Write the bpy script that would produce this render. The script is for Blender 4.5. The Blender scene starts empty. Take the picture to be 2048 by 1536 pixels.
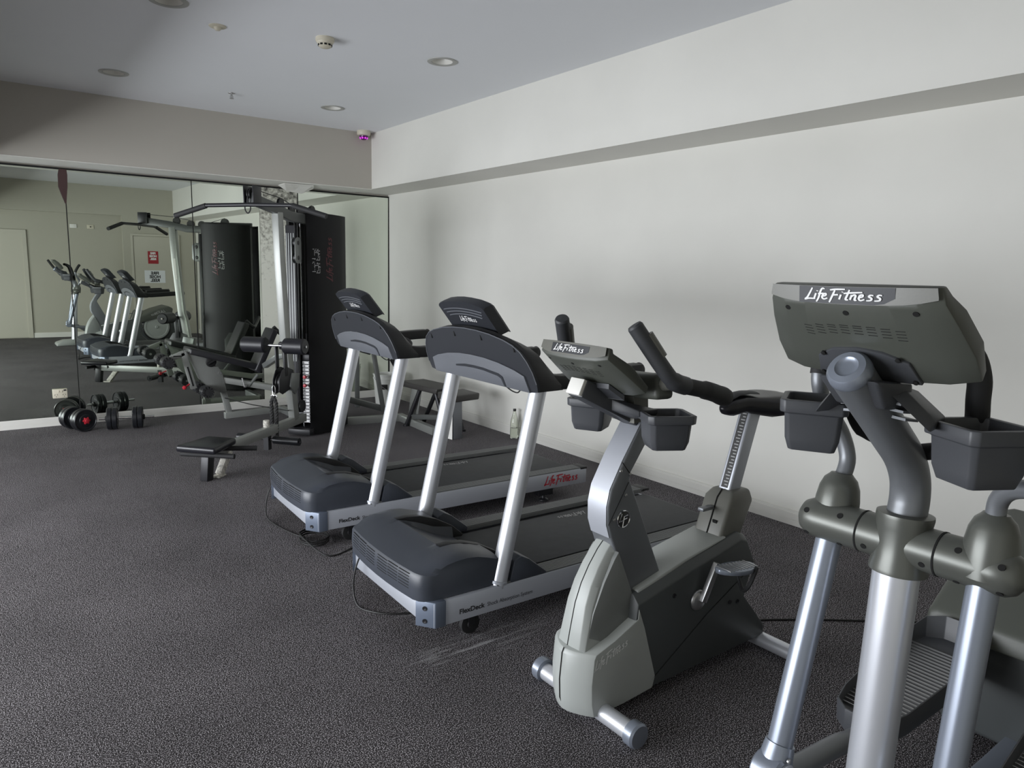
import bpy, bmesh, math, random
from mathutils import Vector, Matrix
random.seed(7)
SC = bpy.context.scene
COL = SC.collection
PI = math.pi

# ------------------------------------------------------------------ camera
cam_d = bpy.data.cameras.new('camera')
cam = bpy.data.objects.new('camera', cam_d)
COL.objects.link(cam)
SC.camera = cam
F_PX, YAW, PITCH, ROLL = 1445.04, .640738, .152559, .0221199
cam_d.sensor_fit = 'HORIZONTAL'
cam_d.sensor_width = 36.0
cam_d.lens = 36.0 * F_PX / 2048.0
cam_d.clip_start = .05
fwd = Vector((math.sin(YAW)*math.cos(PITCH), math.cos(YAW)*math.cos(PITCH), -math.sin(PITCH)))
rgt = Vector((math.cos(YAW), -math.sin(YAW), 0))
upv = rgt.cross(fwd)
r2 = math.cos(ROLL)*rgt + math.sin(ROLL)*upv
u2 = -math.sin(ROLL)*rgt + math.cos(ROLL)*upv
cam.matrix_world = Matrix(((r2.x, u2.x, -fwd.x, 0), (r2.y, u2.y, -fwd.y, 0), (r2.z, u2.z, -fwd.z, 1.55), (0, 0, 0, 1)))

# ------------------------------------------------------------------ world, lights, exposure
SC.view_settings.view_transform = 'Standard'
SC.view_settings.look = 'None'
SC.view_settings.gamma = 1
SC.view_settings.use_curve_mapping = False
SC.view_settings.exposure = -0.85
world = bpy.data.worlds.new('world')
SC.world = world
world.use_nodes = True
wb = world.node_tree.nodes['Background']
wb.inputs['Color'].default_value = (.75, .86, 1.0, 1)
wb.inputs['Strength'].default_value = 1.0
SC.cycles.max_bounces = 10
SC.cycles.diffuse_bounces = 5
SC.cycles.glossy_bounces = 6
SC.cycles.transmission_bounces = 8
SC.cycles.sample_clamp_indirect = 4.0

def area(name, loc, rot, sx, sy, power, color):
    d = bpy.data.lights.new(name, 'AREA')
    d.shape = 'RECTANGLE'; d.size = sx; d.size_y = sy
    d.energy = power; d.color = color
    o = bpy.data.objects.new(name, d); COL.objects.link(o)
    o.location = loc; o.rotation_euler = rot
    return o
# daylight entering through the tall windows of the left wall
X_LEFT = -3.3
area('window_daylight', (X_LEFT+.06, 4.0, 1.15), (0, -PI/2, 0), 1.9, 5.8, 560, (.92, .955, 1.0))
area('window_ground_light', (X_LEFT+.10, 4.0, .60), (0, -PI/2+.45, 0), .9, 5.8, 190, (.93, .95, 1.0))

# ------------------------------------------------------------------ mesh helpers
class MB:
    def __init__(s): s.v = []; s.f = []
    def add(s, vs, fs):
        n = len(s.v)
        s.v += [tuple(v) for v in vs]; s.f += [tuple(i+n for i in f) for f in fs]
        return s
    def bx(s, x0, x1, y0, y1, z0, z1):
        return s.add([(x0,y0,z0),(x1,y0,z0),(x1,y1,z0),(x0,y1,z0),(x0,y0,z1),(x1,y0,z1),(x1,y1,z1),(x0,y1,z1)],
                     [(0,3,2,1),(4,5,6,7),(0,1,5,4),(1,2,6,5),(2,3,7,6),(3,0,4,7)])
    def rbox(s, c, d, ang=0, axis='Z'):
        R = Matrix.Rotation(ang, 3, axis); n = len(s.v)
        s.bx(-d[0]/2, d[0]/2, -d[1]/2, d[1]/2, -d[2]/2, d[2]/2)
        for i in range(n, len(s.v)): s.v[i] = tuple(R @ Vector(s.v[i]) + Vector(c))
        return s
    def prism(s, poly, axis, a, b):
        m = {'y': lambda p, t: (p[0], t, p[1]), 'z': lambda p, t: (p[0], p[1], t), 'x': lambda p, t: (t, p[0], p[1])}[axis]
        n = len(poly)
        vs = [m(p, a) for p in poly] + [m(p, b) for p in poly]
        return s.add(vs, [tuple(range(n)), tuple(range(2*n-1, n-1, -1))] + [(i, (i+1) % n, n+(i+1) % n, n+i) for i in range(n)])
    def loft(s, rings, caps=True, closed=True):
        n = len(rings[0]); vs = [p for r in rings for p in r]; fs = []
        for k in range(len(rings)-1):
            for i in range(n if closed else n-1):
                fs.append((k*n+i, k*n+(i+1) % n, (k+1)*n+(i+1) % n, (k+1)*n+i))
        if caps: fs += [tuple(range(n))[::-1], tuple(range((len(rings)-1)*n, len(rings)*n))]
        return s.add(vs, fs)
    def frames(s, P):
        P = [Vector(p) for p in P]; T = []
        for i in range(len(P)):
            a = P[max(i-1, 0)]; b = P[min(i+1, len(P)-1)]
            if 0 < i < len(P)-1: t = (P[i]-a).normalized() + (b-P[i]).normalized()
            else: t = b-a
            T.append(t.normalized())
        n0 = T[0].orthogonal().normalized(); N = [n0]
        for i in range(1, len(P)):
            q = T[i-1].rotation_difference(T[i]); N.append((q @ N[-1]).normalized())
        return P, T, N
    def tube(s, pts, r, seg=14, caps=True):
        P, T, N = s.frames(pts); rings = []
        for i in range(len(P)):
            rr = r[i] if isinstance(r, (list, tuple)) else r
            B = T[i].cross(N[i])
            rings.append([P[i] + rr*(math.cos(2*PI*k/seg)*N[i] + math.sin(2*PI*k/seg)*B) for k in range(seg)])
        return s.loft(rings, caps)
    def rtube(s, pts, w, h, side=(0, 1, 0)):
        """rectangular tube: w along side, h across"""
        P, T, _ = s.frames(pts); S = Vector(side).normalized(); rings = []
        for i in range(len(P)):
            U = T[i].cross(S).normalized(); S2 = U.cross(T[i]).normalized()
            k = 1.0
            if 0 < i < len(P)-1:
                d = (P[i]-P[i-1]).normalized().dot((P[i+1]-P[i]).normalized()); k = 1/max(.5, math.sqrt((1+d)/2))
            rings.append([P[i]+S2*w/2+U*h/2*k, P[i]-S2*w/2+U*h/2*k, P[i]-S2*w/2-U*h/2*k, P[i]+S2*w/2-U*h/2*k])
        return s.loft(rings)
    def lathe(s, prof, c=(0, 0, 0), axis=(0, 0, 1), seg=24, caps=True):
        A = Vector(axis).normalized(); N = A.orthogonal().normalized(); B = A.cross(N); c = Vector(c)
        return s.loft([[c + A*z + max(r, 1e-4)*(math.cos(2*PI*k/seg)*N + math.sin(2*PI*k/seg)*B) for k in range(seg)] for r, z in prof], caps)
    def cyl(s, a, b, r, seg=18):
        return s.tube([a, b], r, seg)
    def xf(s, M, start=0):
        for i in range(start, len(s.v)): s.v[i] = tuple(M @ Vector(s.v[i]))
        return s

def spline(pts, n=6):
    P = [Vector(p) for p in pts]; out = []
    for i in range(len(P)-1):
        p0 = P[max(i-1, 0)]; p1 = P[i]; p2 = P[i+1]; p3 = P[min(i+2, len(P)-1)]
        for k in range(n):
            t = k/n
            out.append(.5*((2*p1)+(p2-p0)*t+(2*p0-5*p1+4*p2-p3)*t*t+(3*p1-p0-3*p2+p3)*t**3))
    out.append(P[-1]); return out

def obj(name, mb, mat, parent=None, bevel=0, seg=2, ang=38, flat=False, bang=30):
    bm = bmesh.new()
    vs = [bm.verts.new(v) for v in mb.v]
    for f in mb.f:
        ids = []
        for i in f:
            if i not in ids: ids.append(i)
        if len(ids) > 2:
            try: bm.faces.new([vs[i] for i in ids])
            except ValueError: pass
    bmesh.ops.remove_doubles(bm, verts=bm.verts, dist=1e-6)
    bmesh.ops.recalc_face_normals(bm, faces=bm.faces)
    if bevel:
        ed = [e for e in bm.edges if len(e.link_faces) == 2 and e.calc_face_angle(0) > math.radians(bang)]
        bmesh.ops.bevel(bm, geom=ed, offset=bevel, offset_type='OFFSET', segments=seg, profile=.5, affect='EDGES', clamp_overlap=True)
    me = bpy.data.meshes.new(name); bm.to_mesh(me); bm.free()
    if not flat:
        for p in me.polygons: p.use_smooth = True
        me.set_sharp_from_angle(angle=math.radians(ang))
    me.materials.append(mat)
    o = bpy.data.objects.new(name, me); COL.objects.link(o)
    if parent: o.parent = parent
    return o

def tag(o, label, cat=None, group=None):
    o['label'] = label
    if cat: o['category'] = cat
    if group: o['group'] = group
    return o
def thing(name, label, cat, loc=(0, 0, 0), rz=0, group=None):
    o = bpy.data.objects.new(name, None); o.empty_display_size = .1
    COL.objects.link(o); o.location = loc; o.rotation_euler = (0, 0, rz)
    return tag(o, label, cat, group)
def struct(name, mb, mat, parent=None, **k):
    o = obj(name, mb, mat, parent, **k); o['kind'] = 'structure'
    return o
def dup_tree(o, parent=None):
    c = o.copy(); COL.objects.link(c)
    if parent: c.parent = parent
    for ch in list(o.children): dup_tree(ch, c)
    return c

# ------------------------------------------------------------------ lettering
def text_mb(txt, size, org, xd, yd, shear=0.0, align='LEFT', bold=0.0, width=None):
    cu = bpy.data.curves.new('lettering', 'FONT'); cu.body = txt; cu.size = size
    cu.shear = shear; cu.align_x = align; cu.offset = bold; cu.resolution_u = 3
    t = bpy.data.objects.new('lettering', cu); COL.objects.link(t)
    bpy.context.view_layer.update()
    me = bpy.data.meshes.new_from_object(t.evaluated_get(bpy.context.evaluated_depsgraph_get()))
    bpy.data.objects.remove(t); bpy.data.curves.remove(cu)
    org, xd, yd = Vector(org), Vector(xd).normalized(), Vector(yd).normalized()
    kx = 1.0 if width is None else width/max(v.co.x for v in me.vertices)
    m = MB().add([org + xd*v.co.x*kx + yd*v.co.y for v in me.vertices], [tuple(p.vertices) for p in me.polygons])
    bpy.data.meshes.remove(me)
    return m
# brush script strokes of the maker's logo, in a box about 5.1 wide and 1 high
LOGO = [[(.42,1.0),(.28,.62),(.1,.2),(-.05,.02),(.2,.1),(.62,.1)], [(.66,.55),(.55,.12)], [(.74,.72),(.76,.78)],
        [(1.2,.92),(1.08,.98),(.96,.75),(.84,.2),(.7,-.15)], [(.8,.52),(1.15,.56)],
        [(1.06,.3),(1.28,.4),(1.3,.54),(1.15,.5),(1.06,.25),(1.18,.1),(1.4,.2)],
        [(1.85,.85),(1.72,.45),(1.52,-.15)], [(1.55,.86),(1.9,.93),(2.45,.95)], [(1.68,.46),(2.05,.5)],
        [(2.22,.52),(2.12,.12)], [(2.3,.7),(2.32,.75)], [(2.72,.92),(2.6,.5),(2.5,.14),(2.66,.12)], [(2.38,.62),(2.8,.68),(3.45,.74)],
        [(2.86,.52),(2.76,.12)], [(2.82,.36),(2.98,.52),(3.08,.46),(3.02,.12),(3.14,.12)],
        [(3.26,.3),(3.46,.4),(3.48,.54),(3.34,.5),(3.26,.25),(3.36,.1),(3.58,.2)],
        [(4.06,.52),(3.9,.54),(3.82,.42),(3.96,.3),(3.92,.14),(3.68,.1)], [(4.52,.54),(4.36,.56),(4.28,.43),(4.42,.31),(4.38,.14),(4.12,.1)]]
def logo_mb(width, org, xd, yd, thick=.13):
    k = width/4.6; org, xd, yd = Vector(org), Vector(xd).normalized(), Vector(yd).normalized(); nz = xd.cross(yd)
    m = MB()
    for si, st in enumerate(LOGO):
        P = [Vector((p[0], p[1], 0)) for p in st]
        if len(P) > 2: P = spline(P, 4)
        L = []; R = []
        for i in range(len(P)):
            t = (P[min(i+1, len(P)-1)] - P[max(i-1, 0)]).normalized(); n = Vector((-t.y, t.x, 0))
            w = thick/2*(.75 + .35*math.sin(PI*(i+.5)/len(P)))
            L.append(P[i]+n*w); R.append(P[i]-n*w)
        pts = L + R[::-1]; n = len(L); tot = len(pts)
        m.add([org + xd*p.x*k + yd*p.y*k + nz*.00006*si for p in pts], [(i, i+1, tot-2-i, tot-1-i) for i in range(n-1)])
    return m

# ------------------------------------------------------------------ materials
def mat(name, col, rough=.5, metal=0.0, noise=None, bump=None, spec=.5, coat=0.0, trans=0.0, alpha=1.0):
    m = bpy.data.materials.new(name); m.use_nodes = True
    nt = m.node_tree; b = nt.nodes['Principled BSDF']
    b.inputs['Base Color'].default_value = (*col, 1); b.inputs['Roughness'].default_value = rough
    b.inputs['Metallic'].default_value = metal; b.inputs['Specular IOR Level'].default_value = spec
    b.inputs['Coat Weight'].default_value = coat; b.inputs['Transmission Weight'].default_value = trans
    if noise or bump:
        tc = nt.nodes.new('ShaderNodeTexCoord')
    if noise:
        sc, amt = noise
        n = nt.nodes.new('ShaderNodeTexNoise'); n.inputs['Scale'].default_value = sc; n.inputs['Detail'].default_value = 4
        nt.links.new(tc.outputs['Object'], n.inputs['Vector'])
        r = nt.nodes.new('ShaderNodeMapRange'); r.inputs[1].default_value = .3; r.inputs[2].default_value = .7
        r.inputs[3].default_value = 1-amt; r.inputs[4].default_value = 1+amt
        nt.links.new(n.outputs['Fac'], r.inputs[0])
        mx = nt.nodes.new('ShaderNodeVectorMath'); mx.operation = 'SCALE'; mx.inputs[0].default_value = col
        nt.links.new(r.outputs[0], mx.inputs['Scale']); nt.links.new(mx.outputs[0], b.inputs['Base Color'])
    if bump:
        sc, st = bump
        n2 = nt.nodes.new('ShaderNodeTexNoise'); n2.inputs['Scale'].default_value = sc; n2.inputs['Detail'].default_value = 3
        nt.links.new(tc.outputs['Object'], n2.inputs['Vector'])
        bp = nt.nodes.new('ShaderNodeBump'); bp.inputs['Strength'].default_value = st; bp.inputs['Distance'].default_value = .002
        nt.links.new(n2.outputs['Fac'], bp.inputs['Height']); nt.links.new(bp.outputs[0], b.inputs['Normal'])
    return m

M = {}
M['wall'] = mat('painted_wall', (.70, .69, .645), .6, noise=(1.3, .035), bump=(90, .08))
M['wall_back'] = mat('shaded_back_wall_paint', (.43, .405, .36), .6, noise=(1.1, .02), bump=(90, .08))  # wall paint darkened to stand in for weaker light on the back beam
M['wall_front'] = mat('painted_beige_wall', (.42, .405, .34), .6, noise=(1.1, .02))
M['door'] = mat('painted_door', (.50, .48, .41), .5, noise=(1.1, .02))
M['ceiling'] = mat('painted_ceiling', (.80, .815, .845), .8, noise=(.9, .015))
M['trim'] = mat('white_trim_paint', (.70, .69, .65), .4, noise=(3, .03))
M['white'] = mat('white_plastic', (.78, .77, .73), .4)
M['cream'] = mat('cream_plastic', (.62, .58, .47), .45)
M['black'] = mat('black_plastic', (.012, .012, .013), .45, noise=(8, .2))
M['gloss_black'] = mat('glossy_black_vinyl', (.012, .012, .016), .28, bump=(60, .05))
M['rubber'] = mat('black_rubber', (.014, .014, .015), .7, bump=(120, .2))
M['dark_slot'] = mat('dark_recess', (.004, .004, .004), .9)
M['hood'] = mat('blue_grey_hood_plastic', (.046, .052, .066), .38, noise=(4, .06), bump=(300, .03))
M['console_dark'] = mat('dark_slate_plastic', (.021, .023, .029), .5, bump=(350, .04))
M['console_black'] = mat('black_textured_plastic', (.010, .010, .011), .5, bump=(350, .06))
M['console_grey'] = mat('mid_grey_plastic', (.115, .122, .138), .45, bump=(350, .03))
M['silver'] = mat('silver_painted_steel', (.70, .72, .77), .33, .6, noise=(2, .03))
M['rail'] = mat('silver_anodised_rail', (.46, .48, .53), .42, .35, noise=(2, .03))
M['bracket'] = mat('blue_grey_bracket', (.16, .19, .25), .4, .3)
M['belt'] = mat('black_running_belt', (.032, .034, .038), .62, noise=(22, .12), bump=(400, .1))
M['step'] = mat('ribbed_grey_step', (.15, .155, .155), .5)
M['bike'] = mat('warm_grey_plastic', (.39, .41, .395), .38, noise=(3, .03), bump=(300, .03))
M['bike_side'] = mat('charcoal_plastic', (.06, .066, .067), .45, noise=(3, .05), bump=(300, .03))
M['bike_mid'] = mat('mid_grey_shroud_plastic', (.20, .21, .205), .42, noise=(3, .03), bump=(300, .03))
M['print_light'] = mat('pale_print', (.82, .83, .82), .5)
M['ring'] = mat('grey_trim_ring', (.40, .40, .38), .45)
M['pod'] = mat('olive_grey_plastic', (.072, .077, .066), .45, noise=(3, .05), bump=(260, .06))
M['pod_band'] = mat('olive_grey_band_plastic', (.125, .125, .11), .4, bump=(260, .05))
M['cup'] = mat('graphite_cup_plastic', (.055, .058, .065), .45, bump=(260, .05))
M['grip'] = mat('charcoal_grip_rubber', (.035, .037, .041), .55, bump=(300, .1))
M['tube'] = mat('silver_tube_paint', (.27, .30, .36), .33, .5, noise=(2, .03))
M['tube_dark'] = mat('grey_tube_paint', (.19, .20, .215), .4, .4)
M['hub'] = mat('pewter_hub_plastic', (.115, .12, .108), .34, .35, noise=(3, .04))
M['chrome'] = mat('chrome', (.72, .73, .75), .15, 1.0)
M['steel'] = mat('worn_steel', (.45, .45, .45), .35, .9)
M['gym'] = mat('gunmetal_frame_paint', (.19, .20, .195), .38, .4, noise=(3, .05))
M['gym_pale'] = mat('pale_grey_frame_paint', (.31, .32, .305), .38, .35, noise=(3, .05))
M['gym_arm'] = mat('shaded_frame_paint', (.085, .09, .088), .4, .3)  # gym frame paint darkened, the lat arm's shade put into its colour
M['gym_dark'] = mat('dark_frame_paint', (.019, .019, .022), .4, .2)
M['shroud'] = mat('black_shroud_plastic', (.005, .005, .006), .55, spec=.25)
M['red'] = mat('red_knob_plastic', (.45, .02, .035), .4)
M['logo_red'] = mat('red_print', (.42, .015, .03), .5)
M['logo_red_dim'] = mat('dull_red_print', (.075, .006, .012), .5)
M['print_white'] = mat('white_print', (.75, .75, .75), .5)
M['print_grey'] = mat('grey_print', (.38, .38, .38), .5)
M['print_black'] = mat('black_print', (.02, .02, .02), .5)
M['plate_slate'] = mat('slate_name_plate', (.016, .018, .023), .5)
M['pad'] = mat('black_vinyl_pad', (.018, .018, .021), .4, bump=(80, .08))
M['bench_pad'] = mat('charcoal_bench_vinyl', (.05, .047, .045), .5, bump=(80, .08))
M['foam'] = mat('black_foam', (.013, .013, .017), .42)
M['rope'] = mat('black_rope', (.022, .022, .022), .8)
M['iron'] = mat('black_iron', (.014, .015, .018), .32, .2)
M['bucket'] = mat('white_bucket_plastic', (.72, .73, .70), .35)
M['sign_red'] = mat('red_sign', (.33, .02, .03), .5)
M['paper'] = mat('white_paper', (.75, .77, .80), .6)
M['maroon'] = mat('maroon_tape', (.045, .020, .019), .6)
M['rust'] = mat('scuffed_white_paint', (.52, .50, .45), .6, noise=(60, .45))
M['cable'] = mat('black_cable', (.01, .01, .01), .5)

def special():
    # carpet: dark loop pile with pale flecks and a few chalky scuffs
    m = bpy.data.materials.new('flecked_carpet'); m.use_nodes = True; nt = m.node_tree; b = nt.nodes['Principled BSDF']
    L = nt.links.new
    tc = nt.nodes.new('ShaderNodeTexCoord')
    n = nt.nodes.new('ShaderNodeTexNoise'); n.inputs['Scale'].default_value = 250; n.inputs['Detail'].default_value = 1; n.inputs['Roughness'].default_value = .6
    L(tc.outputs['Object'], n.inputs['Vector'])
    cr = nt.nodes.new('ShaderNodeValToRGB'); e = cr.color_ramp.elements
    e[0].position = .46; e[0].color = (.02, .0178, .0185, 1); e[1].position = .64; e[1].color = (.56, .53, .56, 1)
    mid = e.new(.55); mid.color = (.086, .079, .085, 1)
    L(n.outputs['Fac'], cr.inputs[0])
    n2 = nt.nodes.new('ShaderNodeTexNoise'); n2.inputs['Scale'].default_value = 1.6; n2.inputs['Detail'].default_value = 4
    L(tc.outputs['Object'], n2.inputs['Vector'])
    r = nt.nodes.new('ShaderNodeMapRange'); r.inputs[1].default_value = .3; r.inputs[2].default_value = .7; r.inputs[3].default_value = .82; r.inputs[4].default_value = 1.15
    L(n2.outputs['Fac'], r.inputs[0])
    mx = nt.nodes.new('ShaderNodeVectorMath'); mx.operation = 'SCALE'; L(cr.outputs[0], mx.inputs[0]); L(r.outputs[0], mx.inputs['Scale'])
    # scuffs: stretched noise inside soft ellipses
    last = mx.outputs[0]
    for (cx, cy, rx, ry) in ((1.60, 2.36, .42, .13), (1.62, 3.60, .2, .12), (1.55, 2.75, .2, .18)):
        mp = nt.nodes.new('ShaderNodeMapping'); mp.vector_type = 'POINT'
        mp.inputs['Location'].default_value = (-cx/rx, -cy/ry, 0); mp.inputs['Scale'].default_value = (1/rx, 1/ry, 1)
        L(tc.outputs['Object'], mp.inputs['Vector'])
        ln = nt.nodes.new('ShaderNodeVectorMath'); ln.operation = 'LENGTH'; L(mp.outputs[0], ln.inputs[0])
        q = nt.nodes.new('ShaderNodeMapRange'); q.inputs[1].default_value = 1; q.inputs[2].default_value = .2; L(ln.outputs['Value'], q.inputs[0])
        mp2 = nt.nodes.new('ShaderNodeMapping'); mp2.inputs['Scale'].default_value = (6, 45, 1); L(tc.outputs['Object'], mp2.inputs['Vector'])
        n3 = nt.nodes.new('ShaderNodeTexNoise'); n3.inputs['Scale'].default_value = 1.0; L(mp2.outputs[0], n3.inputs['Vector'])
        q2 = nt.nodes.new('ShaderNodeMapRange'); q2.inputs[1].default_value = .50; q2.inputs[2].default_value = .68; L(n3.outputs['Fac'], q2.inputs[0])
        mu = nt.nodes.new('ShaderNodeMath'); mu.operation = 'MULTIPLY'; L(q.outputs[0], mu.inputs[0]); L(q2.outputs[0], mu.inputs[1])
        mu2 = nt.nodes.new('ShaderNodeMath'); mu2.operation = 'MULTIPLY'; L(mu.outputs[0], mu2.inputs[0]); mu2.inputs[1].default_value = .6
        mi = nt.nodes.new('ShaderNodeMix'); mi.data_type = 'RGBA'; L(mu2.outputs[0], mi.inputs['Factor']); L(last, mi.inputs[6]); mi.inputs[7].default_value = (.42, .42, .43, 1)
        last = mi.outputs[2]
    L(last, b.inputs['Base Color'])
    b.inputs['Roughness'].default_value = .95; b.inputs['Specular IOR Level'].default_value = .15
    bp = nt.nodes.new('ShaderNodeBump'); bp.inputs['Strength'].default_value = .3; bp.inputs['Distance'].default_value = .003
    L(n.outputs['Fac'], bp.inputs['Height']); L(bp.outputs[0], b.inputs['Normal'])
    M['carpet'] = m
    # mirror
    m = bpy.data.materials.new('mirror_glass'); m.use_nodes = True; b = m.node_tree.nodes['Principled BSDF']
    b.inputs['Base Color'].default_value = (.77, .82, .74, 1); b.inputs['Metallic'].default_value = 1; b.inputs['Roughness'].default_value = 0.0
    M['mirror'] = m
    # mouldy bare plaster where a strip of mirror has come away
    m = bpy.data.materials.new('mouldy_plaster'); m.use_nodes = True; nt = m.node_tree; b = nt.nodes['Principled BSDF']; L = nt.links.new
    tc = nt.nodes.new('ShaderNodeTexCoord')
    n = nt.nodes.new('ShaderNodeTexNoise'); n.inputs['Scale'].default_value = 26; n.inputs['Detail'].default_value = 6; n.inputs['Roughness'].default_value = .75
    L(tc.outputs['Object'], n.inputs['Vector'])
    sx = nt.nodes.new('ShaderNodeSeparateXYZ'); L(tc.outputs['Object'], sx.inputs[0])
    q = nt.nodes.new('ShaderNodeMapRange'); q.inputs[1].default_value = 1.3; q.inputs[2].default_value = 2.4; q.inputs[3].default_value = 0; q.inputs[4].default_value = .27
    L(sx.outputs['Z'], q.inputs[0])
    ad = nt.nodes.new('ShaderNodeMath'); ad.operation = 'ADD'; L(n.outputs['Fac'], ad.inputs[0]); L(q.outputs[0], ad.inputs[1])
    cr = nt.nodes.new('ShaderNodeValToRGB'); e = cr.color_ramp.elements
    e[0].position = .60; e[0].color = (.74, .75, .66, 1); e[1].position = .90; e[1].color = (.06, .06, .055, 1)
    k = e.new(.74); k.color = (.40, .40, .34, 1)
    L(ad.outputs[0], cr.inputs[0]); L(cr.outputs[0], b.inputs['Base Color']); b.inputs['Roughness'].default_value = .85
    M['mould'] = m
    # clear glass
    m = bpy.data.materials.new('clear_glass'); m.use_nodes = True; b = m.node_tree.nodes['Principled BSDF']
    b.inputs['Base Color'].default_value = (.93, .95, .90, 1); b.inputs['Roughness'].default_value = .03; b.inputs['Transmission Weight'].default_value = 1; b.inputs['IOR'].default_value = 1.3
    M['glass'] = m
    m = bpy.data.materials.new('tinted_dome'); m.use_nodes = True; b = m.node_tree.nodes['Principled BSDF']
    b.inputs['Base Color'].default_value = (.10, .004, .11, 1); b.inputs['Roughness'].default_value = .1
    M['dome'] = m
    m = bpy.data.materials.new('infrared_glow'); m.use_nodes = True; b = m.node_tree.nodes['Principled BSDF']
    b.inputs['Base Color'].default_value = (.3, .02, .3, 1)
    b.inputs['Emission Color'].default_value = (.8, .06, .85, 1); b.inputs['Emission Strength'].default_value = 1.6
    M['glow'] = m
special()

# ------------------------------------------------------------------ the room
XR, YB, ZC, ZS = 4.105, 8.07, 3.035, 2.44
XS, YS, YF = 3.667, 7.617, -.93
X_RET = X_LEFT
XBL, ZBL = -.08, 2.30       # the dropped soffit along the windows ends here
struct('floor', MB().bx(X_LEFT-.2, XR+.2, YF-.2, YB+.2, -.06, 0), M['carpet'], flat=True)
LX, LY, LH = (1.016, 2.824), (4.707, 6.68), .075      # recesses for the downlights
cm = MB(); gx = [X_LEFT-.2] + [v for c in LX for v in (c-LH, c+LH)] + [XR+.2]; gy_ = [YF-.2] + [v for c in LY for v in (c-LH, c+LH)] + [YB+.2]
for i in range(5):
    for j in range(5):
        if not (i in (1, 3) and j in (1, 3)): cm.bx(gx[i], gx[i+1], gy_[j], gy_[j+1], ZC, ZC+.1)
struct('ceiling', cm, M['ceiling'], flat=True)
struct('wall_right', MB().bx(XR, XR+.15, YF-.2, YB+.2, 0, ZC), M['wall'], flat=True)
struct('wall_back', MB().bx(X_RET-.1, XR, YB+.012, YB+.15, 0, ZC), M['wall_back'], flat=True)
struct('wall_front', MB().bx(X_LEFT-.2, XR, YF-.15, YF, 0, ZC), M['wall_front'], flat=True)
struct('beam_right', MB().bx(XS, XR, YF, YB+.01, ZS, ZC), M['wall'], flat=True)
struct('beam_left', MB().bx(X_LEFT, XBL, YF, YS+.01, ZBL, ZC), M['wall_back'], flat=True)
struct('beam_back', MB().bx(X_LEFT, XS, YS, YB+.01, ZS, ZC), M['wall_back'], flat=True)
struct('lit_soffit_board', MB().bx(XBL, XS, YS-.004, YB, ZS-.006, ZS), M['trim'], flat=True)  # added white board, imitates light thrown up onto the soffit
# left wall with the tall windows
wy0, wy1, wz0, wz1 = 1.0, 7.0, .10, 2.15
w = MB().bx(X_LEFT-.15, X_LEFT, YF, wy0, 0, ZC).bx(X_LEFT-.15, X_LEFT, wy1, YB+.01, 0, ZC)
w.bx(X_LEFT-.15, X_LEFT, wy0, wy1, 0, wz0).bx(X_LEFT-.15, X_LEFT, wy0, wy1, wz1, ZC)
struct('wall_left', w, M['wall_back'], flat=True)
fr = MB()
n = 5; dy = (wy1-wy0)/n
for i in range(n+1):
    y = wy0+i*dy; fr.bx(X_LEFT-.13, X_LEFT-.05, max(wy0, y-.03), min(wy1, y+.03), wz0, wz1)
fr.bx(X_LEFT-.13, X_LEFT-.05, wy0, wy1, wz0, wz0+.06).bx(X_LEFT-.13, X_LEFT-.05, wy0, wy1, wz1-.06, wz1)
win = struct('window_1', fr, M['trim'], flat=True)
struct('glass_pane', MB().bx(X_LEFT-.095, X_LEFT-.088, wy0+.03, wy1-.03, wz0+.06, wz1-.06), M['glass'], win, flat=True)

def board(name, a, b, axis, face, into, h=.095):
    m = MB()
    for z0, z1, t in ((0, .036, .018), (.036, .040, .013), (.040, .078, .016), (.078, h, .010)):
        if axis == 'y': m.bx(min(face, face+into*t), max(face, face+into*t), a, b, z0, z1)
        else: m.bx(a, b, min(face, face+into*t), max(face, face+into*t), z0, z1)
    return struct(name, m, M['trim'], flat=True)
board('baseboard_right', YF, YB, 'y', XR, -1)
board('baseboard_back', X_RET, XR-.018, 'x', YB+.012, -1, .085)
board('baseboard_front', 1.03, 2.66, 'x', YF, 1)

# mirror panels on the back wall; a strip of the third one has come away
TILT, YAWM = .0042, .006       # the panels do not hang quite true
def mirror_panel(x0, x1, yaw, label, z0=.086, z1=2.405):
    xm = (x0+x1)/2; zm = (z0+z1)/2
    o = obj('mirror_panel', MB().bx(x0+.004-xm, x1-.004-xm, -.005, 0, z0-zm, z1-zm), M['mirror'], flat=True)
    o.location = (xm, YB+.003, zm); o.rotation_euler = (TILT, 0, yaw)
    tag(o, label, 'mirror', 'frameless mirrors along the back wall')
    return o
mirror_panel(-.345, .765, YAWM, 'frameless wall mirror with the white power outlet mounted low on it')
mirror_panel(.765, 1.875, YAWM, 'frameless wall mirror behind the dumbbells, between the first two dark joints')
mirror_panel(1.875, 2.56, YAWM, 'narrow frameless mirror behind the multi gym, ending at the mouldy strip')
mirror_panel(2.985, 4.10, 0, 'frameless wall mirror in the corner beside the cream right wall')
struct('wall_strip', MB().bx(2.56, 2.985, YB-.003, YB+.012, .086, 2.405), M['mould'], flat=True)
tr = MB().bx(X_RET, 4.1, YB-.012, YB+.012, 2.405, 2.42)
struct('trim_1', tr, M['dark_slot'], flat=True)
j = MB()
for x in (.765, 1.875): j.bx(x-.0035, x+.0035, YB-.004, YB+.004, .09, 2.41)
j.bx(2.979, 2.987, YB-.010, YB, .09, 2.41).bx(4.096, 4.104, YB-.012, YB, .09, 2.42)
struct('trim_2', j, M['dark_slot'], flat=True)
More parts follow.
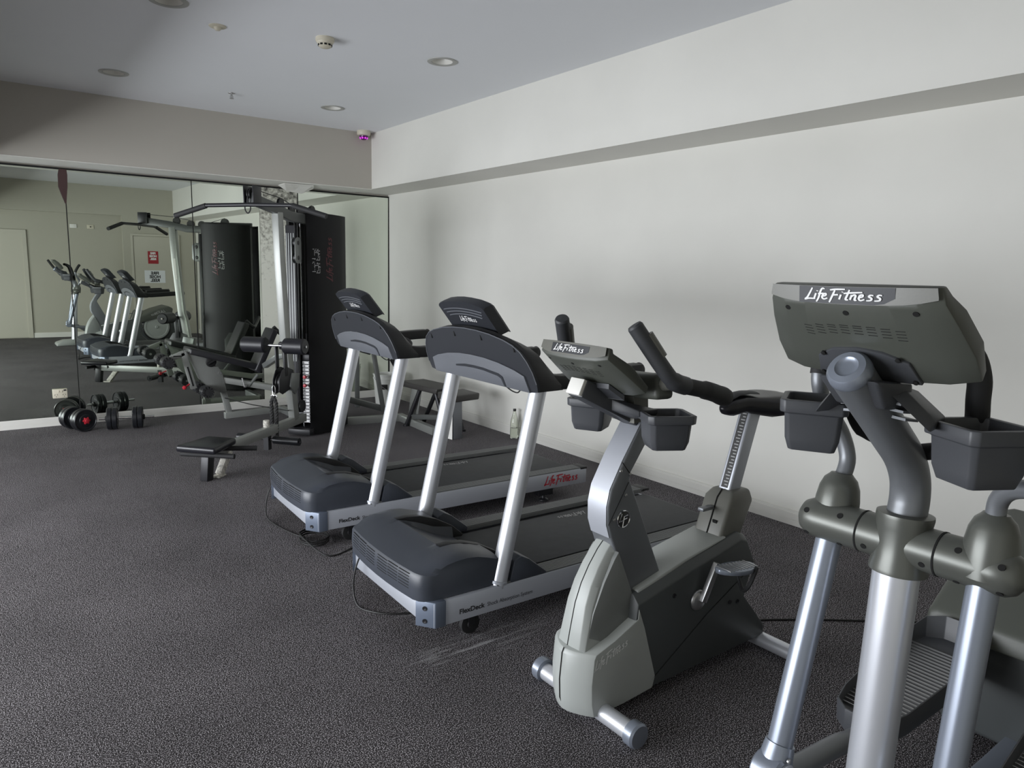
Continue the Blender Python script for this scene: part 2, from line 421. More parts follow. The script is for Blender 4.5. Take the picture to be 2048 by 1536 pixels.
# torn paint flap under the soffit
fl = MB().add([(2.72, 7.72, 2.430), (3.02, 7.68, 2.430), (3.08, 7.84, 2.415), (3.0, 7.98, 2.365), (2.82, 7.96, 2.38), (2.70, 7.86, 2.42),
               (2.72, 7.72, 2.426), (3.02, 7.68, 2.426), (3.08, 7.84, 2.411), (3.0, 7.98, 2.361), (2.82, 7.96, 2.376), (2.70, 7.86, 2.416)],
              [(0, 1, 2, 3, 4, 5), (11, 10, 9, 8, 7, 6)] + [(i, (i+1) % 6, 6+(i+1) % 6, 6+i) for i in range(6)])
tag(obj('paint_flap', fl, M['white'], flat=True), 'torn white flap of peeling paint hanging under the soffit above the multi gym', 'paint')
st = MB().loft([[(x0, YB-.012, z), (x1, YB-.012, z), (x1, YB-.018, z), (x0, YB-.018, z)] for z, x0, x1 in
                ((2.41, .725, .785), (2.36, .715, .79), (2.25, .712, .785), (2.17, .735, .775), (2.10, .758, .768))])
tag(obj('tape_strip', st, M['maroon']), 'dark maroon strip of tape peeling from the top of the mirror joint', 'tape')

# opposite wall, seen in the mirrors: doors, bulkhead, cupboard
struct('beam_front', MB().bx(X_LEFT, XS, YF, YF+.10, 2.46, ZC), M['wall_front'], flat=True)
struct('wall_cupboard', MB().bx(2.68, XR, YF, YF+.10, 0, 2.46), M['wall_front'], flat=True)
d = MB().bx(.95, 1.02, YF, YF+.03, 0, 2.02).bx(-.05, .04, YF, YF+.03, 0, 2.02).bx(-.05, 1.02, YF, YF+.03, 2.02, 2.09)
dr = struct('door_1', d, M['door'], flat=True)
struct('door_leaf', MB().bx(.04, .95, YF, YF+.012, .012, 2.02), M['door'], dr, flat=True)
struct('door_handle', MB().lathe([(.025, 0), (.025, .02), (.012, .03), (.012, .05)], (.12, YF+.012, 1.0), (0, 1, 0)).tube([(.12, YF+.06, 1.0), (.22, YF+.06, 1.0)], .009), M['steel'], dr)
yc = YF+.10
d = MB().bx(2.82, 2.86, yc, yc+.025, 0, 2.07).bx(3.72, 3.76, yc, yc+.025, 0, 2.07).bx(2.82, 3.76, yc, yc+.025, 2.07, 2.11)
d2 = struct('door_2', d, M['door'], flat=True)
struct('door_leaf', MB().bx(2.87, 3.71, yc, yc+.014, .012, 2.06), M['door'], d2, flat=True)
struct('door_handle', MB().lathe([(.022, 0), (.022, .02), (.012, .03), (.012, .05)], (2.96, yc+.014, 1.02), (0, 1, 0)).tube([(2.96, yc+.06, 1.02), (3.06, yc+.06, 1.02)], .008), M['steel'], d2)
def sign(name, x0, x1, z0, z1, bg, ink, lines, size, label):
    y = yc+.0145
    t = thing(name, label, 'sign', ((x0+x1)/2, y, z0))
    cx = (x0+x1)/2
    obj('board', MB().bx(x0-cx, x1-cx, 0, .003, 0, z1-z0), bg, t, flat=True)
    m = MB()
    for tx, zz, s in lines:
        tm = text_mb(tx, s, (0, .0036, zz), (-1, 0, 0), (0, 0, 1), align='CENTER', bold=.004); m.add(tm.v, tm.f)
    obj('lettering', m, ink, t, flat=True)
sign('fire_sign', 3.13, 3.33, 1.50, 1.76, M['sign_red'], M['print_white'], [('FIRE', .20, .055), ('HOSE', .14, .055), ('REEL', .08, .055)], .05,
     'small red notice with white lettering on the cupboard door, above the white one')
sign('hose_reel_sign', 3.05, 3.45, 1.10, 1.36, M['paper'], M['print_black'], [('FIRE', .175, .085), ('HOSE', .10, .085), ('REEL', .025, .085)], .08,
     'white paper notice with bold black lettering on the cupboard door')
for x0, m_, lab, dot in ((1.76, 'white', 'pale blank wall plate high on the opposite wall, seen in the mirror', 0), (2.06, 'cream', 'cream wall plate with a dark button, high on the opposite wall', 1)):
    t = thing('wall_plate', lab, 'switch', (x0+.06, YF, 2.17))
    obj('plate', MB().bx(-.06, .06, 0, .012, 0, .075), M[m_], t, .003)
    obj('button' if dot else 'rocker', MB().lathe([(.012, .012), (.012, .018), (.008, .02)], (0, 0, .037), (0, 1, 0)) if dot else MB().bx(-.02, .02, .012, .016, .025, .05), M['print_black'] if dot else M[m_], t)

# power outlet on the mirror
t = thing('power_outlet', 'white double power outlet mounted low on the mirror near the dumbbells', 'outlet', (.605, YB-.007, .268))
obj('plate', MB().bx(-.06, .06, -.012, 0, 0, .088), M['cream'], t, .003)
for x in (-.033, .033):
    obj('switch', MB().bx(x*.35-.008, x*.35+.008, -.017, -.012, .055, .075), M['cream'], t, .001)
    s_ = MB()
    s_.rbox((x-.010, -.0125, .034), (.003, .002, .011), .5, 'Y').rbox((x+.010, -.0125, .034), (.003, .002, .011), -.5, 'Y').rbox((x, -.0125, .016), (.003, .002, .010))
    obj('socket', s_, M['print_black'], t, flat=True)
obj('indicator', MB().bx(.03, .052, -.014, -.012, .068, .082), M['print_black'], t, flat=True)

# ------------------------------------------------------------------ ceiling fittings
def downlight(x, y, label):
    t = thing('downlight', label, 'light', (x, y, ZC), 0, 'recessed ceiling downlights')
    obj('trim_ring', MB().lathe([(.076, .004), (.077, -.004), (.098, -.008), (.107, -.005), (.108, 0), (.076, .004)], caps=False, seg=40), M['ring'], t)
    obj('reflector', MB().lathe([(.0745, -.002), (.073, .02), (.066, .05), (.050, .072), (.040, .078)], seg=36, caps=False), M['trim'], t)
    obj('lamp', MB().lathe([(.040, .078), (.030, .066), (.0, .062)], seg=28), M['white'], t)
DL = [(1.016, 4.707, 'recessed ceiling downlight cut off by the top edge of the photo'), (1.016, 6.68, 'recessed ceiling downlight nearest the dark left corner of the ceiling'),
      (2.824, 4.707, 'recessed ceiling downlight between the smoke detector and the right wall'), (2.824, 6.68, 'recessed ceiling downlight closest to the dome camera')]
for x, y, l in DL: downlight(x, y, l)
t = thing('smoke_detector', 'round cream smoke detector on the ceiling with dark slots', 'smoke detector', (1.966, 4.757, ZC))
obj('base', MB().lathe([(.058, 0), (.060, -.008), (.060, -.022), (.056, -.026)], seg=32), M['cream'], t)
obj('sensor_head', MB().lathe([(.055, -.026), (.052, -.034), (.044, -.040), (.042, -.052), (.032, -.060), (0, -.062)], seg=32), M['cream'], t)
sl = MB()
for k in range(10):
    a = 2*PI*k/10; sl.rbox((.0435*math.cos(a), .0435*math.sin(a), -.046), (.004, .017, .010), a)
obj('slots', sl, M['dark_slot'], t, flat=True)
t = thing('motion_sensor', 'small flat cream sensor on the ceiling beside the top left downlight', 'sensor', (1.353, 4.977, ZC))
obj('flange', MB().lathe([(.052, 0), (.052, -.004), (.046, -.008), (0, -.009)], seg=32), M['cream'], t)
obj('lens', MB().lathe([(.024, -.008), (.022, -.018), (.014, -.026), (0, -.028)], seg=24), M['cream'], t)
t = thing('sprinkler', 'small metal fire sprinkler hanging from the ceiling near the back wall', 'sprinkler', (1.928, 6.738, ZC))
obj('escutcheon', MB().lathe([(.030, 0), (.028, -.004), (.012, -.006)], seg=24), M['steel'], t)
obj('body', MB().lathe([(.008, -.004), (.008, -.02), (.004, -.022), (.004, -.04), (.006, -.042)], seg=12).tube([(.007, 0, -.02), (.013, 0, -.032), (.004, 0, -.044)], .002, 6).tube([(-.007, 0, -.02), (-.013, 0, -.032), (-.004, 0, -.044)], .002, 6), M['steel'], t)
obj('deflector', MB().lathe([(.018, -.044), (.018, -.046)], seg=16), M['steel'], t)
t = thing('dome_camera', 'white dome security camera with a magenta lens in the ceiling corner', 'camera', (3.535, 7.53, ZC))
obj('housing', MB().lathe([(.070, 0), (.072, -.010), (.072, -.036), (.066, -.046), (.050, -.052)], seg=32), M['cream'], t)
obj('dome', MB().lathe([(.048, -.050), (.046, -.066), (.036, -.084), (.020, -.094), (0, -.097)], seg=28), M['dome'], t)
r_ = MB()
for k in range(8):
    a = 2*PI*k/8; r_.lathe([(.012, .042), (.010, .050), (0, .052)], (0, 0, -.052), (math.cos(a)*.85, math.sin(a)*.85, -.55), 8)
obj('infrared_ring', r_, M['glow'], t)

# ------------------------------------------------------------------ treadmills
def make_treadmill(label, loc, rz):
    t = thing('treadmill', label, 'treadmill', loc, rz, 'treadmills')
    NY = (0, -1, 0)
    for s in (-1, 1):
        y0, y1 = (s*.395, s*.30)
        r = MB().prism([(.045, .10), (1.985, .10), (1.985, .206), (.045, .206)], 'y', s*.395, s*.37)
        r.bx(.06, 1.98, min(s*.37, s*.33), max(s*.37, s*.33), .12, .16)
        rail = obj('side_rail', r, M['rail'], t, .003)
        if s < 0:
            a = text_mb('FlexDeck', .030, (.165, -.3962, .131), (1, 0, 0), (0, 0, 1), bold=.0008, width=.128); c = text_mb('Shock Absorption System', .026, (.305, -.3962, .131), (1, 0, 0), (0, 0, 1), width=.243); a.add(c.v, c.f)
            tag(obj('deck_lettering', a, M['print_black'], rail, flat=True), 'small black lettering on the rail')
            tag(obj('rail_logo', logo_mb(.29, (1.62, -.3962, .128), (1, 0, 0), (0, 0, 1)), M['logo_red'], rail, flat=True), 'red script lettering near the rear end')
        else:
            a = text_mb('FlexDeck', .030, (.62, .3962, .131), (-1, 0, 0), (0, 0, 1), bold=.0008, width=.128); c = text_mb('Shock Absorption System', .026, (.48, .3962, .131), (-1, 0, 0), (0, 0, 1), width=.243); a.add(c.v, c.f)
            obj('deck_lettering', a, M['print_black'], rail, flat=True)
        st = MB()
        for k in range(8):
            yy = s*(.390 - .0115*k); st.bx(.36, 1.955, min(yy, yy-s*.0075), max(yy, yy-s*.0075), .196, .213)
        st.bx(.36, 1.955, min(s*.392, s*.298), max(s*.392, s*.298), .19, .207)
        obj('foot_step', st, M['step'], t, flat=True)
        obj('rail_end_cap', MB().bx(1.93, 1.99, min(s*.397, s*.29), max(s*.397, s*.29), .198, .214), M['console_black'], t, .004)
        # front corner bracket, chamfered
        b = MB().prism([(-.004, s*.325), (.05, s*.399), (.10, s*.399), (.10, s*.37), (.03, s*.325)], 'z', .098, .209)
        br = obj('corner_bracket', b, M['bracket'], t, .003)
        nrm = Vector((-.074, s*.054, 0)).normalized(); mid = Vector((.021, s*.360, 0))
        for z in (.125, .180): obj('bolt', MB().lathe([(.010, 0), (.010, .002), (.006, .002), (.004, .001), (0, .001)], mid+Vector((0, 0, z))+nrm*.001, nrm, 14), M['gym_dark'], br)
        post = obj('upright_post', MB().tube([(.383, s*.357, .19), (.583, s*.357, 1.07)], .0385, 32), M['silver'], t)
        obj('post_collar', MB().tube([(.384, s*.357, .207), (.3865, s*.357, .218)], .043, 24), M['rail'], post)
        obj('post_cover', MB().prism([(.425, .19), (.448, .30), (.485, .318), (.53, .295), (.63, .215), (.63, .19)], 'y', s*.392, s*.29), M['hood'], t, .006)
        # handrail with a padded top, running back from the console
        hr = MB().rtube(spline([(.55, s*.405, 1.10), (.66, s*.405, 1.085), (.78, s*.405, 1.09), (1.00, s*.405, 1.105), (1.14, s*.405, 1.11)], 4), .075, .062)
        hr.lathe([(.0, .03), (.03, .02), (.037, 0)], (1.135, s*.405, 1.11), (1, 0, .05))
        obj('handrail', hr, M['console_black'], t, .010)
        whl = obj('transport_wheel', MB().lathe([(.0, -.02), (.016, -.02), (.018, -.014), (.032, -.014), (.045, -.012), (.047, 0), (.045, .012), (.032, .014), (.018, .014), (.016, .02), (0, .02)], (.25, s*.34, .048), (0, 1, 0), 28), M['rubber'], t)
        obj('wheel_bracket', MB().bx(.235, .265, min(s*.357, s*.362), max(s*.357, s*.362), .045, .11), M['gym_dark'], whl)
        obj('rear_foot', MB().bx(1.60, 1.72, min(s*.36, s*.30), max(s*.36, s*.30), .045, .11).lathe([(.035, 0), (.035, .012), (.014, .02), (.014, .06)], (1.66, s*.33, 0)), M['gym_dark'], t, .003)
    obj('front_crossbar', MB().bx(.012, .05, -.33, .33, .118, .192), M['rail'], t, .003)
    # deck and running belt
    b = MB()
    prof = [(.33, .196), (1.90, .196), (1.935, .188), (1.95, .165), (1.935, .142), (1.90, .134), (.33, .134)]
    obj('running_belt', MB().prism(prof, 'y', -.255, .255), M['belt'], t, .002)
    obj('deck', MB().bx(.33, 1.90, -.298, .298, .14, .185), M['console_black'], t)
    obj('belt_logo', logo_mb(.20, (1.36, .205, .1966), (-1, 0, 0), (0, -1, 0)), M['print_grey'], t, flat=True)
    # motor hood
    ys = [-.372, -.36, -.34, -.31, -.27, -.225, -.20, -.185, -.17, -.10, 0, .10, .17, .185, .20, .225, .27, .31, .34, .36, .372]
    rings = []
    for y in ys:
        a = abs(y); xf_ = -.028*(1-(a/.372)**2)
        if a > .31: xf_ += .062*(1-math.sqrt(max(0, 1-((a-.31)/.0625)**2)))
        v = min(1, max(0, (a-.17)/.03))                 # 0 in the valley, 1 on the humps
        edge = .012*max(0, (a-.31)/.062)**2
        col = [(xf_, .207), (xf_-.004, .26), (xf_, .308-.4*edge), (xf_+.008, .321-.5*edge), (xf_+.03, .329-.7*edge)]
        for u in (.07, .12, .17, .22, .27, .32, .36):
            hump = .329 + .042*math.sin(PI*min(1, max(0, (u+.0)/.42))) - .010*max(0, u-.25)/.11
            val = .336 + .0295*min(1, max(0, u/.16)) - max(0, u-.17)*.52
            if u <= .17: val = hump*.6+val*.4
            col.append((max(u, xf_+.035), v*hump+(1-v)*min(hump, val) - edge))
        xb = .375 if v > .5 else .47
        col += [(xb, (v*.335 + (1-v)*.225) - edge), (xb+.002, .207)]
        rings.append([(p[0], y, p[1]) for p in col])
    hood = obj('motor_hood', MB().loft(rings), M['hood'], t, ang=32)
    vt = MB()
    for s in (-1, 1):
        for k in range(6):
            z = .246 + .0125*k; L = .27-.004*k
            for (ya, yb) in ((.016, .105), (.115, .195), (.205, .285)):
                pts = []
                for q in range(4):
                    y = s*(ya+(yb-ya)*q/3); x = -.028*(1-(y/.372)**2)-.004*max(0, 1-abs(z-.26)/.06)+.0004
                    pts.append((x, y, z+.003*(ya > .11)))
                vt.tube(pts, .0017, 6)
    obj('vent_slots', vt, M['dark_slot'], hood)
    # black inner walls of the two humps beside the belt
    for s in (-1, 1):
        iw = [(.165, .372), (.22, .374), (.29, .366), (.38, .335), (.47, .285), (.535, .228), (.53, .215), (.445, .222), (.31, .290)]
        obj('inner_wall', MB().loft([[(x, s*.184, z) for x, z in iw], [(x, s*(.225-.02*max(0, (x-.3)/.23)), z-.002) for x, z in iw]]), M['console_black'], hood, .003)
    # console body: tilted slab with an arched top
    arch = [(0, 1.296), (.10, 1.293), (.20, 1.284), (.30, 1.266), (.36, 1.248), (.405, 1.222), (.435, 1.185), (.455, 1.14), (.462, 1.09), (.455, 1.055)]
    full = [(y, z) for y, z in arch[::-1]] + [(-y, z) for y, z in arch[1:]]
    X0 = .505
    def fx(z): return X0 - .375*(z-1.05)
    rings = []
    for dx, dz, k in ((.012, .002, .999), (.03, .010, .998), (.10, -.008, .985), (.15, -.05, .96)):
        ring = []
        for y, z in full:
            zz = 1.05 + (z-1.05)*(1.0 if dx < .05 else .95 if dx < .12 else .80) + dz*(z-1.05)/.24
            ring.append((fx(z)+dx, y*k, max(zz, 1.052)))
        ring += [(fx(1.05)+dx, -.40*k, 1.046), (fx(1.05)+dx, .40*k, 1.046)]
        rings.append(ring)
    obj('console_shell', MB().loft(rings), M['console_black'], t, ang=28)
    face = full + [(-.40, 1.046), (.40, 1.046)]
    body = obj('console_face', MB().loft([[(fx(z), y, z) for y, z in face], [(fx(z)+.0135, y, z) for y, z in face]]), M['console_dark'], t, ang=28)
    tr_ = MB().tube([(fx(z)-.001, y, z) for y, z in full[1:-1]], .0022, 6)
    tag(obj('edge_line', tr_, M['console_grey'], body), 'thin pale line along the arched edge')
    # grey lower panel
    pan = [(-.405, 1.046), (.405, 1.046), (.395, 1.118), (.33, 1.138), (.22, 1.158), (.11, 1.169), (0, 1.172), (-.11, 1.169), (-.22, 1.158), (-.33, 1.138), (-.395, 1.118)]
    m = MB(); n = len(pan)
    m.loft([[(fx(z)+.02, y, z) for y, z in pan], [(fx(z)-.010, y, z) for y, z in pan]])
    gp = obj('lower_panel', m, M['console_grey'], t, .004)
    tag(gp, 'paler grey lower panel')
    hs = [(-.235, 1.05), (-.228, 1.095), (-.20, 1.107), (-.08, 1.119), (0, 1.121), (.08, 1.119), (.165, 1.108), (.165, 1.100), (.08, 1.106), (0, 1.108), (-.08, 1.106), (-.19, 1.094), (-.212, 1.085), (-.222, 1.05)]
    m = MB().loft([[(fx(z)-.0105, y, z) for y, z in hs], [(fx(z)-.0125, y, z) for y, z in hs]])
    obj('finger_recess', m, M['console_dark'], gp, flat=True)
    sl = MB()
    for s in (-1, 1):
        for y, z in ((.355, 1.232), (.115, 1.262)):
            p = [(fx(z)-.0012, s*y - .010, z+.012), (fx(z-.01)-.0015, s*y-.014, z-.012)]
            sl.tube(p, .0045, 8)
    obj('screw_slots', sl, M['dark_slot'], body)
    # display head
    hx, hz, hs_ = .388, 1.393, .8
    ring0 = []
    top = [(.194, 1.345), (.194, 1.388), (.180, 1.398), (.13, 1.409), (.06, 1.415), (0, 1.417)]
    full = [(.194, 1.27)] + top + [(-y, z) for y, z in top[::-1][1:]] + [(-.194, 1.27)]
    def hfx(z): return hx - hs_*(z-hz)
    m = MB().loft([[(hfx(z), y, z) for y, z in full], [(hfx(z)+.008, y*1.0, z+.008) for y, z in full], [(hfx(z)+.045, y*.99, z+.022) for y, z in full], [(hfx(z)+.062, y*.95, z+.018) for y, z in full]])
    head = obj('display_head', m, M['console_dark'], t, ang=28)
    gr = MB()
    for k in range(3):
        z = 1.385-.013*k; a = .165-.012*k
        gr.tube([(hfx(z-.02*(q/6)**2*0-.012*abs(q/6)**2)-.001, a*q/6, z-.012*abs(q/6)**2) for q in range(-6, 7)], .0024, 6)
    obj('grooves', gr, M['console_grey'], head)
    nx = Vector((-hs_, 0, 1)).normalized()
    p0 = Vector((hfx(1.325)-.0022, .065, 1.325))
    tag(obj('head_logo', logo_mb(.145, p0, (0, -1, 0), (-hs_, 0, 1), .11), M['print_white'], head, flat=True), 'small white script lettering')
    # screen and keypad on the runner's side
    bk = MB().loft([[(hfx(z)+.0630+dx, y, z+.018) for y, z in ((.15, 1.385), (-.15, 1.385), (-.15, 1.31), (.15, 1.31))] for dx in (0, .003)])
    tag(obj('screen', bk, M['plate_slate'], head, flat=True), 'dark screen facing the runner')
    # front bar and loose wire under the console
    obj('front_handlebar', MB().tube(spline([(.60, -.38, 1.10), (.66, -.28, 1.13), (.68, 0, 1.14), (.66, .28, 1.13), (.60, .38, 1.10)], 5), .016), M['rubber'], t)
    obj('loose_wire', MB().tube(spline([(.50, -.225, 1.05), (.51, -.255, 1.034), (.515, -.29, 1.030), (.51, -.318, 1.045)], 5), .003, 6), M['cable'], t)
    return t
near_tm = make_treadmill('grey treadmill nearer the camera, next to the exercise bike', (1.385, 2.80, 0), math.radians(-1.3))
far_tm = make_treadmill('grey treadmill farther from the camera, next to the multi gym', (1.42, 4.115, 0), math.radians(-2.2))

def cord(par, pts, r=.0045, n=6):
    """power cord of a machine; points given in the room"""
    R = Matrix.Rotation(-par.rotation_euler.z, 3, 'Z')
    return obj('power_cord', MB().tube([R @ (Vector(p)-par.location) for p in spline(pts, n)], r, 8), M['cable'], par)
cord(near_tm, [(1.375, 3.02, .205), (1.352, 3.015, .15), (1.34, 3.01, .06), (1.335, 2.95, .006), (1.36, 2.86, .005), (1.44, 2.78, .005), (1.60, 2.72, .005), (1.9, 2.70, .005)])
pts = [(1.412, 4.40, .19), (1.385, 4.395, .12), (1.37, 4.37, .03), (1.375, 4.25, .005), (1.41, 4.02, .006), (1.44, 3.90, .012)]
for k in range(26):
    a = 2*PI*k/8; pts.append((1.47+.075*math.cos(a+2.4)+.004*(k % 3), 3.84+.10*math.sin(a+2.4), .008+.0016*k))
pts += [(1.42, 3.66, .02), (1.46, 3.58, .005), (1.56, 3.60, .005), (1.75, 3.70, .005)]
cord(far_tm, pts, n=4)

# ------------------------------------------------------------------ shared console pod and cups
def pod(t, pts, thick, mount=True):
    """pts: front profile [(x, z, halfwidth)], top first; returns the pod part"""
    P = [Vector((x, 0, z)) for x, z, w in pts]
    rings = []
    for i, (x, z, w) in enumerate(pts):
        a = P[max(i-1, 0)]; b = P[min(i+1, len(P)-1)]; d = (b-a).normalized(); nb = Vector((-d.z, 0, d.x))
        if nb.x < 0: nb = -nb
        th = thick*(.55 if i == 0 else .85 if i == 1 else 1.0 if i < len(pts)-1 else .7)
        ring = []
        for k in range(9):
            q = -1+k/4; bul = .014*(1-q*q)
            ring.append(P[i] + Vector((0, q*w, 0)) - nb*bul + nb*.010*(abs(q) > .99))
        for k in range(9):
            q = 1-k/4
            ring.append(P[i] + Vector((0, q*(w-.004), 0)) + nb*th)
        rings.append(ring)
    o = obj('console_pod', MB().loft(rings), M['pod'], t, .004, 2, 30)
    # band across the top of the back, window light put in as paler colour
    m = MB(); rr = []
    for k in range(13):
        q = -1+k/6; w0 = pts[0][2]; rr.append([pod_pt(pts, .02, q*(w0-.004))[0]+pod_pt(pts, .02, 0)[1]*.0006, pod_pt(pts, .5, q*w0*.99)[0]+pod_pt(pts, .5, 0)[1]*.0012, pod_pt(pts, .98-.35*q*q*q*q, q*w0*.99)[0]+pod_pt(pts, .9, 0)[1]*.0012])
    m.loft(rr, False, False)
    tag(obj('top_band', m, M['pod_band'], o, ang=60), 'band across the top, paler to imitate window light')
    return o
def pod_pt(pts, s, y):
    """point on the front surface of the pod at profile index s (float), lateral y, plus outward normal and down direction"""
    i = min(int(s), len(pts)-2); f = s-i
    a, b = pts[i], pts[i+1]
    x = a[0]+(b[0]-a[0])*f; z = a[1]+(b[1]-a[1])*f; w = a[2]+(b[2]-a[2])*f
    d = Vector((b[0]-a[0], 0, b[1]-a[1])).normalized(); nb = Vector((-d.z, 0, d.x))
    if nb.x < 0: nb = -nb
    return Vector((x, y, z)) - nb*(.014*(1-(y/w)**2)), -nb, d
def pod_details(t, p, pts, sband, svent, logo_w, rs=.09):
    # name plate with script, screws, vent slots
    a, nrm, d = pod_pt(pts, sband, 0); up = -d
    y1 = logo_w*.60
    m = MB()
    ring = [(-1.0, .5), (1.0, .5), (.93, -.25), (.80, -.5), (-.90, -.5), (-1.0, -.3)]
    hgt = logo_w*.205
    def bp(y, v, e):
        q, nn, dd = pod_pt(pts, sband, y); return q + up*(v*hgt) + nn*e
    rr = [(-k[0]*y1, k[1]) for k in ring]
    # follow the bulge with a few columns
    cols = []
    N = 10
    for i in range(N+1):
        y = y1-2*y1*i/N
        lo = -.5
        if i == N: lo = -.1
        if i == N-1: lo = -.42
        cols.append((y, lo))
    vs = []; fs = []
    for y, lo in cols: vs += [bp(y, .5, .0016), bp(y, lo, .0016)]
    for i in range(N): fs.append((2*i, 2*i+2, 2*i+3, 2*i+1))
    m.add(vs, fs)
    np_ = obj('name_plate', m, M['plate_slate'], p)
    lm = logo_mb(logo_w*.98, (0, 0, 0), (1, 0, 0), (0, 1, 0), .12)
    lm.v = [tuple(bp(logo_w*.50 - v[0], v[1]*.70/hgt - .32, .0024+v[2])) for v in lm.v]
    tag(obj('logo', lm, M['print_white'], np_, flat=True), 'white script lettering on the name plate')
    sc = MB()
    for y in (-.115, 0.0, .115):
        q, nn, dd = pod_pt(pts, 1.22, y*1.05); sc.lathe([(.0055, -.001), (.0055, .0006), (0, .0006)], q, nn, 14)
    obj('screws', sc, M['dark_slot'], p)
    vt = MB()
    for c in range(8):
        for r in range(4):
            y = .088 - .176*c/7; s = svent + rs*r + 1.6*rs*(abs(c-3.5)/3.5)**2
            q0, nn, dd = pod_pt(pts, s, y+.008); q1, _, _ = pod_pt(pts, s+.012, y-.008)
            vt.tube([q0+nn*.0002, q1+nn*.0002], .0007, 5)
    obj('vents', vt, M['dark_slot'], p)
def cup(t, c, yaw, sx=.075, sy=.070, h=.125, ch=.2):
    """tapered cup with a rim; c = centre of the rim top"""
    def ring(kx, ky, z, ch=ch):
        a, b = kx, ky; q = [(a, b*(1-ch)), (a*(1-ch), b), (-a*(1-ch), b), (-a, b*(1-ch)), (-a, -b*(1-ch)), (-a*(1-ch), -b), (a*(1-ch), -b), (a, -b*(1-ch))]
        R = Matrix.Rotation(yaw, 2); return [(c[0]+(R@Vector(p)).x, c[1]+(R@Vector(p)).y, c[2]+z) for p in q]
    m = MB().loft([ring(sx*.72, sy*.72, -h), ring(sx*.84, sy*.84, -h*.76), ring(sx*.90, sy*.90, -.03), ring(sx*1.04, sy*1.04, -.028), ring(sx*1.06, sy*1.06, 0),
                   ring(sx*.86, sy*.86, 0), ring(sx*.78, sy*.78, -h*.72), ring(sx*.66, sy*.66, -h+.01)])
    return obj('cup_holder', m, M['cup'], t, .003, 2, 30)

# ------------------------------------------------------------------ upright exercise bike
bk = thing('exercise_bike', 'grey upright exercise bike between the nearer treadmill and the elliptical', 'exercise bike', (1.60, 1.755, 0))
tb = MB().tube([(.062, -.232, .042), (.062, .212, .042)], .032, 28)
ft = obj('front_stabiliser', tb, M['silver'], bk)
for s, y in ((-1, -.232), (1, .212)):
    obj('end_cap', MB().lathe([(.0335, 0), (.043, .004), (.044, .036), (.038, .044), (0, .045)], (.062, y, .0445), (0, s, 0), 28), M['tube'], ft)
rt = obj('rear_stabiliser', MB().tube([(.985, -.27, .036), (.985, .25, .036)], .031, 24), M['silver'], bk)
for s, y in ((-1, -.27), (1, .25)):
    obj('end_cap', MB().lathe([(.033, 0), (.036, .004), (.036, .03), (.030, .036), (0, .037)], (.985, y, .037), (0, s, 0), 24), M['tube'], rt)
obj('frame_beam', MB().rtube([(.05, 0, .06), (.30, 0, .07), (1.0, 0, .055)], .06, .05), M['gym_dark'], bk)
# lower front cover, bowed, and light
def bow(z0, z1):
    rings = []
    for q in range(-5, 6):
        y = .105*q/5; xf_ = -.052+.055*(abs(q)/5)**1.7
        zt = z1 + .0*abs(q)
        rings.append([(xf_+.012, y, z0), (xf_, y, z0+.05), (xf_-.004, y, .16), (xf_+.004, y, .255), (xf_+.012, y, .270),
                      (.10, y, .297), (.212, y, .345), (.215, y, .385), (.25, y, .30), (.318, y, .095), (.305, y, z0+.012), (.16, y, z0+.002)])
    return rings
lc = obj('front_cover', MB().loft(bow(.040, .27)), M['bike'], bk, .003, 2, 22)
tag(obj('cover_logo', logo_mb(.165, (.008, -.1062, .212), (1, 0, .33), (-.1, 0, 1), .12), M['print_light'], lc, flat=True), 'raised grey script lettering on the front cover')
sm = MB().tube([(-.037, 0, .05), (-.054, 0, .09), (-.058, 0, .16), (-.050, 0, .255), (-.042, 0, .272)], .0016, 6)
obj('seam', sm, M['dark_slot'], lc)
# fender: curved light band
fp = [(-.026, .275), (-.014, .34), (.003, .424), (.028, .49), (.061, .548), (.10, .60), (.145, .645)]
rings = []
for x, z in fp:
    k = (z-.275)/.37
    hw = .066 - .022*k
    rings.append([(x+.020+.02*k, -hw-.003, z-.006), (x+.006, -hw*.8, z), (x, -hw*.3, z), (x, hw*.3, z), (x+.006, hw*.8, z), (x+.020+.02*k, hw+.003, z-.006), (max(x+.06, .16), hw, z-.03), (max(x+.06, .16), -hw, z-.03)])
fd = obj('fender', MB().loft(rings), M['bike'], bk, .003, 2, 30)
obj('seam', MB().tube([(x-.0008, 0, z) for x, z in fp], .0016, 6), M['dark_slot'], fd)
obj('fender_side', MB().prism([(.0, .28), (.03, .40), (.075, .50), (.12, .575), (.14, .60), (.23, .40), (.205, .33), (.05, .27)], 'y', -.066, .066), M['bike_mid'], bk, .004)
# main shroud
poly = [(.20, .31), (.212, .398), (.486, .456), (.79, .520), (.83, .505), (.886, .406), (.84, .30), (.835, .27), (.985, .105), (.99, .06), (.30, .055)]
inn = [(.20, .33), (.21, .430), (.486, .490), (.79, .545), (.84, .525), (.90, .41), (.85, .30), (.845, .27), (.995, .115), (1.0, .06), (.30, .052)]
rings = [[(x, -.103, z) for x, z in poly], [(x, -.075, z) for x, z in inn], [(x, .075, z) for x, z in inn], [(x, .103, z) for x, z in poly]]
sh = obj('drive_shroud', MB().loft(rings), M['bike_side'], bk, .005, 2, 25)
obj('top_strip', MB().prism([(.23, .42), (.486, .487), (.72, .532), (.72, .540), (.48, .500), (.23, .44)], 'y', -.079, .079), M['bike'], bk, .004)
sm = MB().tube([(.30, -.1036, .085), (.60, -.1040, .26), (.84, -.1036, .375)], .0016, 6)
obj('seam', sm, M['dark_slot'], sh)
sc = MB()
